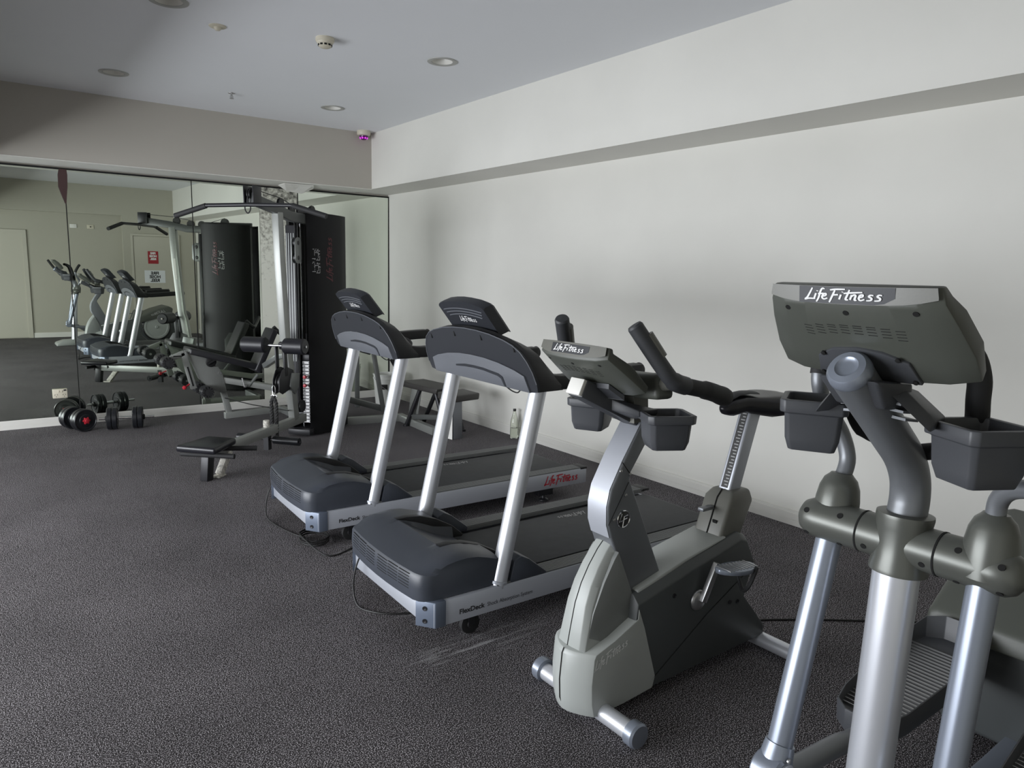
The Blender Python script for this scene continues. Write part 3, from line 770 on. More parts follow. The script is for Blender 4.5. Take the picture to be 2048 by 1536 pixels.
for x, z in ((.40, .385), (.74, .27), (.79, .26)): sc.lathe([(.009, 0), (.009, .003), (.006, .003), (.005, .001), (0, .001)], (x, -.1035, z), (0, -1, 0), 14)
obj('screws', sc, M['gym_dark'], sh)
# seat sleeve, post and saddle
sl = obj('seat_sleeve', MB().loft([[(.685, -.068, .49), (.83, -.068, .51), (.83, .068, .51), (.685, .068, .49)], [(.755, -.066, .675), (.905, -.066, .655), (.905, .066, .655), (.755, .066, .675)], [(.785, -.05, .705), (.90, -.05, .70), (.90, .05, .70), (.785, .05, .705)]]), M['pod_band'], bk, .014, 3)
obj('seam', MB().tube([(.683, 0, .49), (.753, 0, .676), (.782, 0, .706)], .0025, 6), M['dark_slot'], sl)
obj('adjusting_lever', MB().bx(.665, .735, -.004, .024, .628, .642), M['tube_dark'], sl, .003)
obj('lever_slot', MB().rbox((.7195, -.022, .585), (.006, .02, .014), -.36, 'Y'), M['dark_slot'], sl)
ps = obj('seat_post', MB().rtube([(.815, 0, .66), (.937, 0, 1.02)], .058, .07), M['rail'], bk, .008, 3)
tag(ps, 'silver square seat post')
dec = MB(); nrm = Vector((-.36, 0, .122)).normalized()
A = Vector((.815, 0, .66)); B_ = Vector((.937, 0, 1.02)); dd = (B_-A).normalized(); sd = Vector((0, 1, 0)); nn = Vector((-dd.z, 0, dd.x))
c0 = A + dd*.04 + nn*.0356; c1 = A + dd*.37 + nn*.0356
dec.add([c0-sd*.016, c0+sd*.016, c1+sd*.016, c1-sd*.016], [(0, 1, 2, 3)])
sc_ = obj('height_scale', dec, M['print_black'], ps, flat=True)
tk = MB()
for k in range(24):
    q = A + dd*(.05+.013*k) + nn*.036
    tk.add([q-sd*.012, q+sd*(.002+.006*(k % 2)), q+sd*(.002+.006*(k % 2))+dd*.004, q-sd*.012+dd*.004], [(0, 1, 2, 3)])
tag(obj('scale_marks', tk, M['print_grey'], sc_, flat=True), 'pale scale marks')
rings = []
for x, w, zt, zb in ((.745, .012, 1.045, 1.030), (.765, .028, 1.066, 1.012), (.80, .036, 1.082, 1.004), (.86, .045, 1.088, 1.012), (.93, .075, 1.085, 1.000), (1.0, .115, 1.088, .985), (1.06, .130, 1.092, .985), (1.10, .125, 1.088, .995), (1.125, .09, 1.07, 1.015)):
    ring = []
    for k in range(16):
        a = 2*PI*k/16; cy, cz = math.cos(a), math.sin(a)
        zz = (zt if cz > 0 else zb); mid = (zt*.45+zb*.55)
        ring.append((x, w*abs(cy)**.7*(1 if cy > 0 else -1), mid + (zt-mid if cz > 0 else mid-zb)*cz*(1-.14*(cz > .9))))
    rings.append(ring)
sd_ = obj('saddle', MB().loft(rings), M['gloss_black'], bk, ang=60)
tag(obj('saddle_cover', MB().loft([[(x, w*.8*math.cos(a), z0+.006+.010*math.sin(a)) for a in [PI*k/8 for k in range(9)]] for x, w, z0 in ((.775, .022, 1.064), (.82, .034, 1.082), (.88, .040, 1.084), (.93, .052, 1.080))], True, True), M['grip'], sd_, ang=60), 'grey nose of the saddle')
# handle column
tw = [(.395, .428), (.225, .392), (.112, .650), (.094, .70), (.091, .765), (.104, .825), (.158, .92), (.242, 1.045), (.272, 1.0), (.262, .962), (.196, .872), (.193, .848)]
col = obj('handle_column', MB().prism(tw, 'y', -.052, .052), M['tube_dark'], bk, .008, 3)
ft_ = [(.112, .650), (.094, .70), (.091, .765), (.104, .825), (.158, .92), (.242, 1.045)]
fm = MB().loft([[(x-.004, -.046, z), (x-.004, .046, z), (x+.01, .046, z), (x+.01, -.046, z)] for x, z in ft_])
tag(obj('column_face', fm, M['rail'], col, ang=60), 'silver front face of the column')
obj('seam', MB().tube([(.150, -.0525, .915), (.193, -.0525, .866)], .0016, 6).tube([(.096, -.0525, .70), (.185, -.0525, .84)], .0012, 6), M['dark_slot'], col)
bd = MB().lathe([(.030, 0), (.030, .005), (.027, .007), (.0, .0075)], (.163, -.052, .712), (0, -1, 0), 32)
bg = obj('badge', bd, M['print_black'], col)
rg = MB().lathe([(.0265, .0055), (.0295, .0085), (.032, .0055), (.032, 0), (.0265, 0)], (.163, -.052, .712), (0, -1, 0), 32, caps=False)
q = MB()
for seg in ([(-.012, .022), (-.022, -.006), (-.004, -.004)], [(.018, .012), (.000, .010), (-.006, -.026)], [(-.002, -.001), (.014, .001)]):
    q.tube([(.163+a, -.0602, .712+b) for a, b in seg], .0022, 6)
rg.add(q.v, q.f)
tag(obj('badge_emblem', rg, M['chrome'], bg), 'chrome ring and monogram on a round black badge')
sc = MB()
for x, z in ((.145, .885), (.19, .868), (.173, .795), (.122, .715)): sc.lathe([(.006, 0), (.006, .003), (.003, .004), (0, .004)], (x, -.052, z), (0, -1, 0), 12)
obj('bolts', sc, M['steel'], col)
# neck arm that carries console, cups and handlebars
arm = obj('console_arm', MB().rtube([(.262, 0, 1.050), (-.022, 0, 1.183)], .072, .062), M['cup'], bk, .006)
tag(obj('arm_end', MB().rtube([(-.020, 0, 1.182), (-.034, 0, 1.1885)], .066, .056), M['white'], arm, .003), 'white open end of the arm')
BP = [(-.045, 1.330, .158), (-.056, 1.287, .163), (.02, 1.228, .178), (.095, 1.170, .190)]
pd = pod(bk, BP, .05)
pod_details(bk, pd, BP, .5, 1.42, .150)
pl, nr, dn = pod_pt(BP, 2.5, 0)
obj('mount_plate', MB().loft([[pod_pt(BP, 2.25, y)[0]-Vector((0, 0, .004)) for y in (-.09, -.04, .04, .09)] + [pod_pt(BP, 2.95, y)[0]-Vector((0, 0, .004)) for y in (.11, .04, -.04, -.11)], [pod_pt(BP, 2.25, y)[0]-Vector((0, 0, .02)) for y in (-.09, -.04, .04, .09)] + [pod_pt(BP, 2.95, y)[0]-Vector((0, 0, .02)) for y in (.11, .04, -.04, -.11)]]), M['cup'], pd)
for s in (-1, 1):
    c = cup(bk, (.215, s*.178, 1.105), s*.5, .078, .072, .118)
    obj('bracket', MB().loft([[(.10, s*.03, 1.10), (.10, s*.03, 1.14), (.22, s*.03, 1.09), (.22, s*.03, 1.05)], [(.15, s*.12, 1.085), (.15, s*.12, 1.105), (.24, s*.12, 1.105), (.24, s*.12, 1.085)]]), M['cup'], c, .004)
    hb = MB().tube(spline([(.052, s*.176, 1.392), (.085, s*.200, 1.335), (.128, s*.232, 1.262), (.165, s*.243, 1.222), (.225, s*.244, 1.202)], 5), [.026]*5+[.026]*10+[.030]*6, 20)
    hb.lathe([(.026, 0), (.022, .007), (0, .010)], (.052, s*.176, 1.392), (-.48, -s*.35, .83), 20)
    g = obj('handlebar', hb, M['grip'], bk)
    rg_ = MB().tube(spline([(.205, s*.244, 1.206), (.28, s*.243, 1.190), (.36, s*.238, 1.172), (.455, s*.228, 1.143)], 5), [.027]*8+[.031]*5+[.033]*2+[.031], 18)
    rg_.lathe([(.031, 0), (.024, .010), (0, .014)], (.455, s*.228, 1.143), (.95, -s*.1, -.28), 18)
    obj('rear_grip', rg_, M['rubber'], g)
    obj('pulse_pad', MB().tube([(.080, s*.190-.003, 1.362), (.118, s*.220-.003, 1.292)], .0235, 14).xf(Matrix.Translation((.0045, 0, .004))), M['pod_band'], g)
hb = MB().tube(spline([(.18, -.235, 1.215), (.20, -.12, 1.19), (.22, 0, 1.17), (.20, .12, 1.19), (.18, .235, 1.215)], 4), .024, 16)
obj('handlebar_stem', hb.rtube([(.23, 0, 1.05), (.22, 0, 1.17)], .11, .07), M['pod_band'], bk)
hubm = MB().rtube([(.19, -.19, 1.195), (.205, -.10, 1.185), (.215, 0, 1.18), (.205, .10, 1.185), (.19, .19, 1.195)], .085, .075, (0, 0, 1))
obj('stem_cover', hubm, M['pod'], bk, .016, 3)
# crank and pedal
for s in (-1, 1):
    up = 1 if s < 0 else -1
    cx, cz = .535, .335
    e = Vector((.06*up, 0, .145*up))
    cr = obj('crank', MB().lathe([(.0, 0), (.040, 0), (.042, .006), (.036, .014), (.018, .020), (0, .020)], (cx, s*.103, cz), (0, s, 0), 28).rtube([(cx, s*.128, cz), (cx+e.x, s*.140, cz+e.z)], .020, .030), M['chrome'], bk, .003)
    cr.data.materials[0] = M['steel']
    px, pz = cx+e.x, cz+e.z
    out = []
    for k in range(18):
        a = 2*PI*k/18; out.append((px+.03+.105*math.cos(a)*(1-.15*math.sin(a)), s*(.205+.050*math.sin(a))))
    pdm = MB().loft([[(x, y, pz-.012-.10*(x-px)) for x, y in out], [(x, y, pz+.006-.10*(x-px)) for x, y in out]])
    pe = obj('pedal', pdm, M['tube'], cr, .004)
    rb = MB()
    for k in range(9):
        x = px-.05+.02*k; rb.rbox((x, s*.205, pz+.0065-.10*(x-px)), (.006, .068, .004), .10, 'Y')
    obj('tread', rb, M['steel'], pe, flat=True)
    stp = MB().tube(spline([(px+.07, s*.16, pz-.01), (px+.10, s*.165, pz-.07), (px+.07, s*.21, pz-.10), (px+.05, s*.25, pz-.06), (px+.09, s*.25, pz)], 4), .008, 8)
    obj('strap', stp, M['rubber'], pe)
cord(bk, [(2.50, 1.86, .04), (2.62, 1.835, .006), (2.757, 1.815, .005), (3.0, 1.66, .005), (3.215, 1.50, .005), (3.6, 1.22, .005), (4.05, 1.0, .005)], n=5)

# ------------------------------------------------------------------ elliptical cross trainer
el = thing('elliptical_trainer', 'silver elliptical cross trainer nearest the camera, cut off by the right edge of the photo', 'elliptical', (1.30, .70, 0))
stb = MB().loft([[(-.065, -.20, 0), (-.065, .20, 0), (.33, .11, 0), (.33, -.11, 0)], [(-.055, -.195, .05), (-.055, .195, .05), (.33, .11, .07), (.33, -.11, .07)], [(.06, -.12, .10), (.06, .12, .10), (.32, .08, .115), (.32, -.08, .115)]])
obj('front_foot', stb, M['bike'], el, .02, 3)
fb = MB().rtube([(.22, 0, .075), (2.05, 0, .075)], .10, .06)
obj('base_beam', fb, M['tube'], el, .006)
rf = MB().rtube([(2.0, -.30, .035), (2.0, .30, .035)], .06, .05, (1, 0, 0))
obj('rear_foot', rf, M['tube'], el, .008)
obj('main_post', MB().tube([(.237, 0, .09), (.288, 0, .95)], .0475, 36), M['silver'], el)
up = spline([(.286, 0, .93), (.302, 0, 1.03), (.311, 0, 1.085), (.300, 0, 1.135), (.262, 0, 1.185), (.20, 0, 1.235), (.11, 0, 1.305), (.015, 0, 1.378)], 6)
cp = obj('curved_post', MB().tube(up, .040, 32), M['tube_dark'], el)
ax = Vector((-.79, 0, .61)).normalized()
obj('post_cap', MB().lathe([(.040, -.004), (.0415, 0), (.0405, .012), (.034, .020), (.022, .0225), (.019, .0195), (.012, .0175), (0, .0175)], (.015, 0, 1.378), ax, 36), M['tube'], cp)
# pivot housing across the post
hb = MB().lathe([(.0, -.238), (.022, -.236), (.037, -.226), (.046, -.208), (.048, -.185), (.047, -.085), (.0475, -.08), (.0475, .08), (.047, .085), (.048, .185), (.046, .208), (.037, .226), (.022, .236), (0, .238)], (.298, 0, .985), (0, 1, 0), 36)
hub = obj('pivot_housing', hb, M['hub'], el)
obj('centre_collar', MB().lathe([(.050, -.066), (.0595, -.064), (.060, -.055), (.0545, -.030), (.0535, 0), (.0545, .035), (.058, .058), (.0575, .066), (.050, .068)], (.297, 0, .985), (.06, 0, 1), 36), M['hub'], hub)
jr = MB()
for y in (-.083, .083): jr.lathe([(.0465, -.002), (.0485, -.002), (.0485, .002), (.0465, .002)], (.298, y, .985), (0, 1, 0), 36, False)
obj('joint_ring', jr, M['dark_slot'], hub)
for s in (-1, 1):
    for y, an in ((.062, 205), (.125, 140), (.125, 235), (.205, 150), (.205, 225)):
        a = math.radians(an); d = Vector((math.cos(a), 0, math.sin(a))); rr = .0475 if y < .2 else .0462
        obj('bolt_hole', MB().lathe([(.0066, -.003), (.0066, .0010), (0, .0010)], Vector((.298, s*y, .985)) + d*rr, d, 14), M['dark_slot'], hub)
for s, top, bot in ((1, (.318, .168, 1.0), (.168, .172, .435)), (-1, (.300, -.168, 1.0), (.205, -.172, .445))):
    la = obj('lever_arm', MB().tube([(top[0]-.010, top[1], .955), bot], .0295, 28), M['tube'], el)
    dirv = (Vector(top)-Vector(bot)).normalized()
    obj('arm_dome', MB().lathe([(.050, -.02), (.0505, .02), (.049, .05), (.045, .078), (.037, .098), (.027, .108), (.024, .112)], Vector((top[0], top[1], .985)), (dirv.x*.6, 0, 1), 32), M['hub'], la)
    if s > 0: hp = [(.338, .168, 1.085), (.355, .169, 1.13), (.350, .188, 1.190), (.322, .212, 1.245), (.302, .220, 1.285), (.30, .226, 1.34), (.34, .222, 1.42), (.37, .215, 1.46)]
    else: hp = [(.306, -.168, 1.085), (.300, -.172, 1.125), (.285, -.195, 1.155), (.26, -.24, 1.172), (.21, -.33, 1.19), (.12, -.40, 1.28), (.03, -.43, 1.40), (-.05, -.44, 1.53)]
    hp = spline(hp, 6)
    hd = obj('moving_handle', MB().tube(hp, .0185, 20), M['tube_dark'], la)
    gp = hp[-14:]
    g = MB().tube(gp, .0215, 18); dv = (gp[-1]-gp[-2]).normalized()
    g.lathe([(.0215, 0), (.016, .008), (0, .010)], gp[-1], dv, 18)
    obj('grip', g, M['rubber'], hd)
    # knuckle joint at the foot of the arm
    k = MB().lathe([(0, -.034), (.040, -.034), (.047, -.028), (.047, .028), (.040, .034), (0, .034)], (bot[0]-.022, bot[1], bot[2]-.045), (0, 1, 0), 36)
    k.tube([(bot[0]-.012, bot[1], bot[2]-.03), (bot[0]+.006, bot[1], bot[2]+.02)], [.040, .034], 28)
    kn = obj('knuckle', k, M['tube'], la)
    obj('knuckle_cap', MB().lathe([(0, .0), (.036, 0), (.036, .004), (.033, .006), (0, .006)], (bot[0]-.022, bot[1]-.034, bot[2]-.045), (0, -1, 0), 36), M['rail'], kn)
    bt = MB(); bt.lathe([(.007, 0), (.007, .004), (.004, .005), (0, .005)], (bot[0]-.014, bot[1]-.036, bot[2]+.0), (0, -1, 0), 12)
    obj('bolt', bt, M['steel'], kn)
    jx, jz = bot[0]-.022, bot[2]-.045
    ph = .335 if s > 0 else .255
    pth = spline([(jx, s*.172, jz), (jx+.10, s*.174, jz-.035), (.45, s*.178, ph-.005), (.62, s*.185, ph-.035), (1.10, s*.19, ph-.03), (1.55, s*.19, .34 if s > 0 else .26)], 5)
    fa = obj('pedal_arm', MB().tube(pth, .027, 20), M['tube_dark'], la)
    # foot tray
    x0, x1 = (.585, 1.20) if s > 0 else (.60, 1.20)
    def outline(k, z, rise):
        out = []
        for (x, y) in ((x0, -.035), (x0+.03, -.075), (x0+.10, -.092), (x0+.35, -.108), (x1-.12, -.108), (x1-.03, -.085), (x1, -.035), (x1, .035), (x1-.03, .085), (x1-.12, .108), (x0+.35, .108), (x0+.10, .092), (x0+.03, .075), (x0, .035)):
            cx = (x0+x1)/2; xx = cx+(x-cx)*(1-(1-k)*.35); f = (x-x0)/(x1-x0)
            out.append((xx, s*.195 + y*k, z + rise*f + (.03*max(0, f-.8)/.2*(rise > .07))))
        return out
    zb = ph-.01
    tm = MB().loft([outline(.97, zb-.03, .06), outline(1.0, zb+.035, .075), outline(.95, zb+.037, .075), outline(.91, zb+.004, .06)])
    tr = obj('foot_tray', tm, M['cup'], fa, .004, 2, 30)
    rb = MB()
    n = 26
    for i in range(n):
        x = x0+.07+(x1-x0-.17)*i/(n-1); f = (x-x0)/(x1-x0); w = .083 if f < .2 else .092
        z = zb+.006+.06*f
        rb.rbox((x, s*.195, z), (.0032, 2*w, .006))
    tag(obj('tread_ribs', rb, M['steel'], tr, flat=True), 'pale ribs across the foot tray')
# rear drive unit with round cover
side = [(1.28, .06), (1.26, .30), (1.30, .44), (1.45, .53), (1.62, .60), (1.80, .64), (1.86, .60), (1.90, .45), (1.95, .20), (1.95, .05)]
dr = obj('drive_housing', MB().prism(side, 'y', -.25, .25), M['bike_side'], el, .02, 3)
tag(obj('top_shroud', MB().loft([[(x, y, z-.012*(i in (0, 3))) for x, z in ((1.205, .40), (1.22, .47), (1.36, .555), (1.56, .645), (1.80, .715), (1.88, .67), (1.86, .56), (1.60, .50), (1.35, .42))] for i, y in enumerate((-.30, -.27, .27, .30))]), M['pod'], dr, .015, 3, 30), 'olive grey upper shroud')
obj('shroud_logo', logo_mb(.26, (1.74, .3012, .60), (-1, 0, -.30), (-.30, 0, 1), .12), M['print_grey'], dr, flat=True)
for s in (-1, 1):
    wh = obj('crank_disc', MB().lathe([(0, .0), (.225, 0), (.232, .008), (.225, .020), (.19, .022), (.185, .016), (.03, .016), (.02, .03), (0, .03)], (1.58, s*.255, .315), (0, s, 0), 48), M['bike'], el)
    obj('disc_rim', MB().lathe([(.228, -.004), (.250, -.004), (.254, .012), (.240, .024), (.228, .022)], (1.58, s*.255, .315), (0, s, 0), 48, False), M['gym_dark'], wh)
# console, cups and fixed handlebars
EP = [(-.022, 1.541, .158), (-.018, 1.508, .164), (.012, 1.470, .176), (.060, 1.415, .190), (.098, 1.372, .190)]
pe_ = pod(el, EP, .055)
pod_details(el, pe_, EP, .5, 1.84, .150, .10)
a0 = [pod_pt(EP, 2.95, y)[0] for y in (-.075, 0, .075)]
mp = MB().loft([[pod_pt(EP, s_, y)[0] + pod_pt(EP, s_, y)[1]*e for s_, y in ((2.72, -.045), (2.62, 0), (2.72, .05), (3.05, .088), (3.99, .10), (3.99, -.10), (3.05, -.088))] for e in (-.004, .006)])
pl = obj('mount_plate', mp, M['cup'], pe_, .002)
sc = MB()
for s_, y in ((2.9, -.072), (2.9, .072), (3.85, -.09), (3.85, .09)):
    q, nn, dd = pod_pt(EP, s_, y); sc.lathe([(.005, .005), (.005, .009), (.002, .010), (0, .010)], q, nn, 10)
obj('screws', sc, M['dark_slot'], pl)
neck = MB().loft([[(.00, -.06, 1.37), (.00, .06, 1.37), (.12, .07, 1.36), (.12, -.07, 1.36)], [(.06, -.05, 1.31), (.06, .05, 1.31), (.17, .05, 1.30), (.17, -.05, 1.30)]])
obj('console_neck', neck, M['cup'], pe_, .008)
fins = MB()
for k in range(4):
    z = 1.355-.016*k
    for s in (-1, 1): fins.loft([[(.07+.012*k, s*.02, z-.01), (.17, s*.02, z-.02), (.17, s*.02, z-.025), (.07+.012*k, s*.02, z-.016)], [(.08+.012*k, s*.062, z-.016), (.17, s*.062, z-.024), (.17, s*.062, z-.029), (.08+.012*k, s*.062, z-.021)]])
obj('neck_fins', fins, M['tube_dark'], pe_, flat=True)
for s in (-1, 1):
    c = cup(el, (.188, s*.166, 1.292), s*.5, .068, .066, .114, .16)
    obj('bracket', MB().loft([[(.06, s*.05, 1.345), (.10, s*.05, 1.36), (.18, s*.05, 1.34), (.16, s*.05, 1.325)], [(.10, s*.115, 1.274), (.12, s*.115, 1.294), (.20, s*.10, 1.292), (.19, s*.10, 1.275)]]), M['cup'], c, .004)
    lp = spline([(.30, s*.02, 1.192), (.296, s*.06, 1.205), (.288, s*.102, 1.222), (.276, s*.124, 1.270), (.262, s*.128, 1.325), (.25, s*.130, 1.37), (.235, s*.118, 1.415), (.20, s*.09, 1.45), (.16, s*.05, 1.465)], 5)
    obj('fixed_handlebar', MB().tube(lp, [.018]*10+[.0215]*31, 18), M['rubber'], el)

# ------------------------------------------------------------------ multi gym
GA = math.radians(221); GO = Vector((2.40, 6.42, 0))
gex = Vector((math.cos(GA), math.sin(GA), 0)); gey = Vector((-math.sin(GA), math.cos(GA), 0))
def W(p):
    """world point to the gym's own frame"""
    q = Vector(p) - GO; return Vector((q.dot(gex), q.dot(gey), q.z))
def WM(mb):
    mb.v = [tuple(W(v)) for v in mb.v]; return mb
gy = thing('multi_gym', 'tall silver and black multi gym with a weight stack standing in front of the mirrors', 'multi gym', tuple(GO), GA)
# weight stack tower
for s in (-1, 1):
    yc = -.05
    pl = [(-.03, .085), (-.06, .125), (-.14, .175), (-.27, .215), (-.42, .225), (-.55, .215), (-.64, .17), (-.67, .12), (-.66, .115), (-.63, .16), (-.54, .205), (-.42, .214), (-.27, .204), (-.145, .165), (-.07, .118), (-.04, .08)]
    sh = obj('shroud', MB().prism([(x, yc+s*y) for x, y in pl], 'z', .02, 2.045), M['shroud'], gy, ang=40)
    # exercise chart and red script, printed on the panel
    def sp(d, z, e=.0016):
        """point on the panel, d metres along it from its front edge"""
        for k in range(7):
            a, b = Vector(pl[k]), Vector(pl[k+1]); L = (b-a).length
            if d <= L or k == 6: break
            d -= L
        q = a+(b-a)*(d/L); nrm = Vector(((a-b).y, (b-a).x)).normalized()
        if nrm.y < 0: nrm = -nrm
        q = q+nrm*e
        return Vector((q.x, yc+s*q.y, z))
    c0, l0 = (.045, .20) if s > 0 else (.31, .225)
    ch = MB(); rnd = random.Random(3)
    for z0 in (1.52, 1.635):
        for (du, dz, w, h) in ((0, 0, .035, .006), (.045, .07, .035, .006), (.022, .03, .004, .05), (.06, .01, .004, .055), (.03, .055, .03, .006), (.06, .045, .02, .006), (.005, .085, .018, .005), (.04, -.012, .035, .006), (.075, -.01, .004, .04)):
            ch.add([sp(c0+du, z0+dz), sp(c0+du+w, z0+dz), sp(c0+du+w, z0+dz+h), sp(c0+du, z0+dz+h)], [(0, 1, 2, 3)])
        for k in range(9):
            u = rnd.uniform(.0, .075); z = z0+rnd.uniform(-.01, .09)
            ch.add([sp(c0+u, z), sp(c0+u+.010, z+.004), sp(c0+u+.010, z+.009), sp(c0+u, z+.005)], [(0, 1, 2, 3)])
    tag(obj('exercise_chart', ch, M['print_grey'], sh, flat=True), 'white line drawing chart on the black panel')
    lg = logo_mb(.40, (0, 0, 0), (1, 0, 0), (0, 1, 0), .13)
    lg.v = [tuple(sp(l0 + .08 - v[1]*.95, 1.44+v[0], .002)) for v in lg.v]
    tag(obj('shroud_logo', lg, M['logo_red_dim'], sh, flat=True), 'dull red script running up the black panel')
obj('top_cover', MB().prism([(-.03, -.13), (-.14, -.22), (-.42, -.27), (-.64, -.21), (-.64, .11), (-.42, .17), (-.14, .12), (-.03, .03)], 'z', 2.02, 2.035), M['shroud'], gy)
obj('top_beam', MB().rtube([(-.05, -.05, 2.05), (-.64, -.05, 2.05)], .05, .05), M['gym_dark'], gy, .004)
obj('bottom_frame', MB().rtube([(.03, -.05, .045), (-.66, -.05, .045)], .22, .05), M['gym_dark'], gy, .004)
obj('rear_column', MB().rtube([(-.60, -.05, .06), (-.60, -.05, 2.04)], .10, .06), M['gym_dark'], gy, .004)
stack_y = -.055
for y in (-.10, -.01):
    obj('guide_rod', MB().cyl((-.16, y, .07), (-.16, y, 2.03), .010, 12), M['chrome'], gy)
NPL = 18
for k in range(NPL):
    z = .115 + k*.0325
    p = obj('weight_plate', MB().bx(-.28, -.075, -.155, .045, z, z+.0305), M['iron'], gy, .002)
    if k == 0: pass
    lb = MB().bx(-.0755, -.0735, -.055, .030, z+.004, z+.0285)
    tag(obj('weight_label', lb, M['print_white'], p, flat=True), 'white number label')
    nm = text_mb(str(5*(NPL-k)), .022, (-.0730, -.050, z+.008), (0, 1, 0), (0, 0, 1), bold=.001)
    nm2 = MB().bx(-.0734, -.0728, .005, .020, z+.010, z+.022); nm.add(nm2.v, nm2.f)
    obj('number', nm, M['print_black'], p, flat=True)
obj('head_plate', MB().bx(-.27, -.08, -.14, .03, .70, .76).cyl((-.16, stack_y, .76), (-.16, stack_y, .95), .012, 10), M['gym_dark'], gy, .004)
for z in (.555, .475):
    tag(obj('selector_pin', MB().tube([(-.075, -.012, z), (-.035, -.012, z)], .005, 10).lathe([(0, -.002), (.016, 0), (.018, .01), (.014, .022), (0, .024)], (-.040, -.012, z), (1, 0, 0), 16), M['red'], gy), 'red selector pin')
# press arm column beside the post with adjusting slots
pc = obj('press_column', MB().rtube([(-.03, -.115, .25), (-.03, -.115, 1.93)], .10, .03), M['gym_dark'], gy, .003)
gl = MB()
for y in (-.155, -.135, -.11, -.085): gl.bx(-.0155, -.0125, y-.003, y+.003, .70, 1.86)
obj('ribs', gl, M['gym'], pc, flat=True)
# main post, bent, with bolts
mp_ = obj('main_post', MB().rtube([(.395, 0, 2.01), (.375, 0, 1.60), (.322, 0, .93), (.295, 0, .84), (.20, 0, .20)], .062, .085), M['gym_pale'], gy, .006)
obj('slot_sticker', MB().prism([(.350, 1.36), (.378, 1.36), (.392, 1.62), (.364, 1.62)], 'y', -.0325, -.031), M['trim'], mp_, flat=True)
obj('lat_arm', MB().rtube([(.80, 0, 2.085), (.42, 0, 2.035), (.20, 0, 1.99), (-.10, 0, 1.985)], .055, .085), M['gym_arm'], gy, .005)
bx_ = MB().bx(.70, .82, -.045, -.035, 2.04, 2.18).bx(.70, .82, .035, .045, 2.04, 2.18)
obj('pulley_block', bx_, M['gym_dark'], gy, .004)
pulleys = [((.78, 0, 2.115), .045), ((.34, 0, 2.085), .045), ((.16, 0, 2.05), .045), ((.02, 0, 2.045), .045), ((-.30, -.05, 2.075), .05), ((.06, 0, .30), .055)]
for c, r in pulleys:
    obj('pulley', MB().lathe([(0, -.012), (r, -.012), (r, -.008), (r-.010, -.003), (r-.010, .003), (r, .008), (r, .012), (0, .012)], c, (0, 1, 0), 24), M['black'], gy)
cb = MB().tube([(.825, 0, 2.06), (.822, 0, 2.115), (.79, 0, 2.162), (.35, 0, 2.132), (.17, 0, 2.095), (.12, 0, 2.03), (.115, 0, 1.80)], .004, 6)
cb.tube([(.02, 0, 2.09), (.065, 0, 2.03), (.07, 0, 1.80)], .004, 6).tube([(-.02, 0, 2.05), (-.30, -.05, 2.128), (-.16, stack_y, 1.9), (-.16, stack_y, .95)], .004, 6)
cb.tube([(.11, 0, 1.60), (.13, 0, .60), (.10, 0, .30)], .004, 6).tube([(.07, 0, 1.60), (.075, 0, .60)], .004, 6)
obj('cable', cb, M['cable'], gy)
br = MB()
for y in (-.020, .014):
    o_ = []
    for k in range(9): a = PI*k/8; o_.append((.093+.055*math.cos(a), 1.775+.045*math.sin(a)))
    for k in range(9): a = PI+PI*k/8; o_.append((.093+.055*math.cos(a), 1.635+.045*math.sin(a)))
    br.prism(o_, 'y', y, y+.006)
fp_ = obj('floating_pulley', br, M['gym'], gy, .001)
w_ = MB()
for z in (1.77, 1.64): w_.lathe([(0, -.024), (.012, -.024), (.012, -.022), (.045, -.012), (.045, .012), (.012, .024), (0, .024)], (.093, -.001, z), (0, 1, 0), 20)
obj('wheels', w_, M['black'], fp_)
# thigh rollers
sp_ = obj('roller_shaft', MB().cyl((.385, -.375, .885), (.385, .235, .885), .011, 12), M['chrome'], gy)
for y0, y1 in ((-.365, -.145), (.03, .225)):
    obj('foam_roller', MB().lathe([(0, 0), (.058, 0), (.068, .010), (.068, y1-y0-.010), (.058, y1-y0), (0, y1-y0)], (.385, y0, .885), (0, 1, 0), 28), M['foam'], sp_)
obj('roller_bracket', MB().rtube([(.325, 0, .90), (.39, 0, .88)], .05, .06).rtube([(.385, -.05, .88), (.37, -.05, .62)], .012, .05).rtube([(.385, .03, .88), (.37, .03, .62)], .012, .05), M['gym_dark'], gy, .003)
# low pulley with cover
lp = obj('low_pulley', MB().lathe([(0, -.02), (.075, -.02), (.075, -.012), (.062, -.004), (.062, .004), (.075, .012), (.075, .02), (0, .02)], (.40, 0, .57), (0, 1, 0), 28), M['black'], gy)
obj('cover', MB().prism([(.25, .66), (.36, .70), (.44, .68), (.49, .60), (.50, .50), (.44, .47), (.30, .50), (.24, .56)], 'y', -.034, -.026).prism([(.25, .66), (.36, .70), (.44, .68), (.49, .60), (.50, .50), (.44, .47), (.30, .50), (.24, .56)], 'y', .026, .034), M['gym_dark'], lp, .003)
obj('foot_bracket', MB().prism([(.16, .62), (.30, .64), (.33, .52), (.24, .44), (.18, .50)], 'y', -.045, .045), M['gym'], gy, .004)
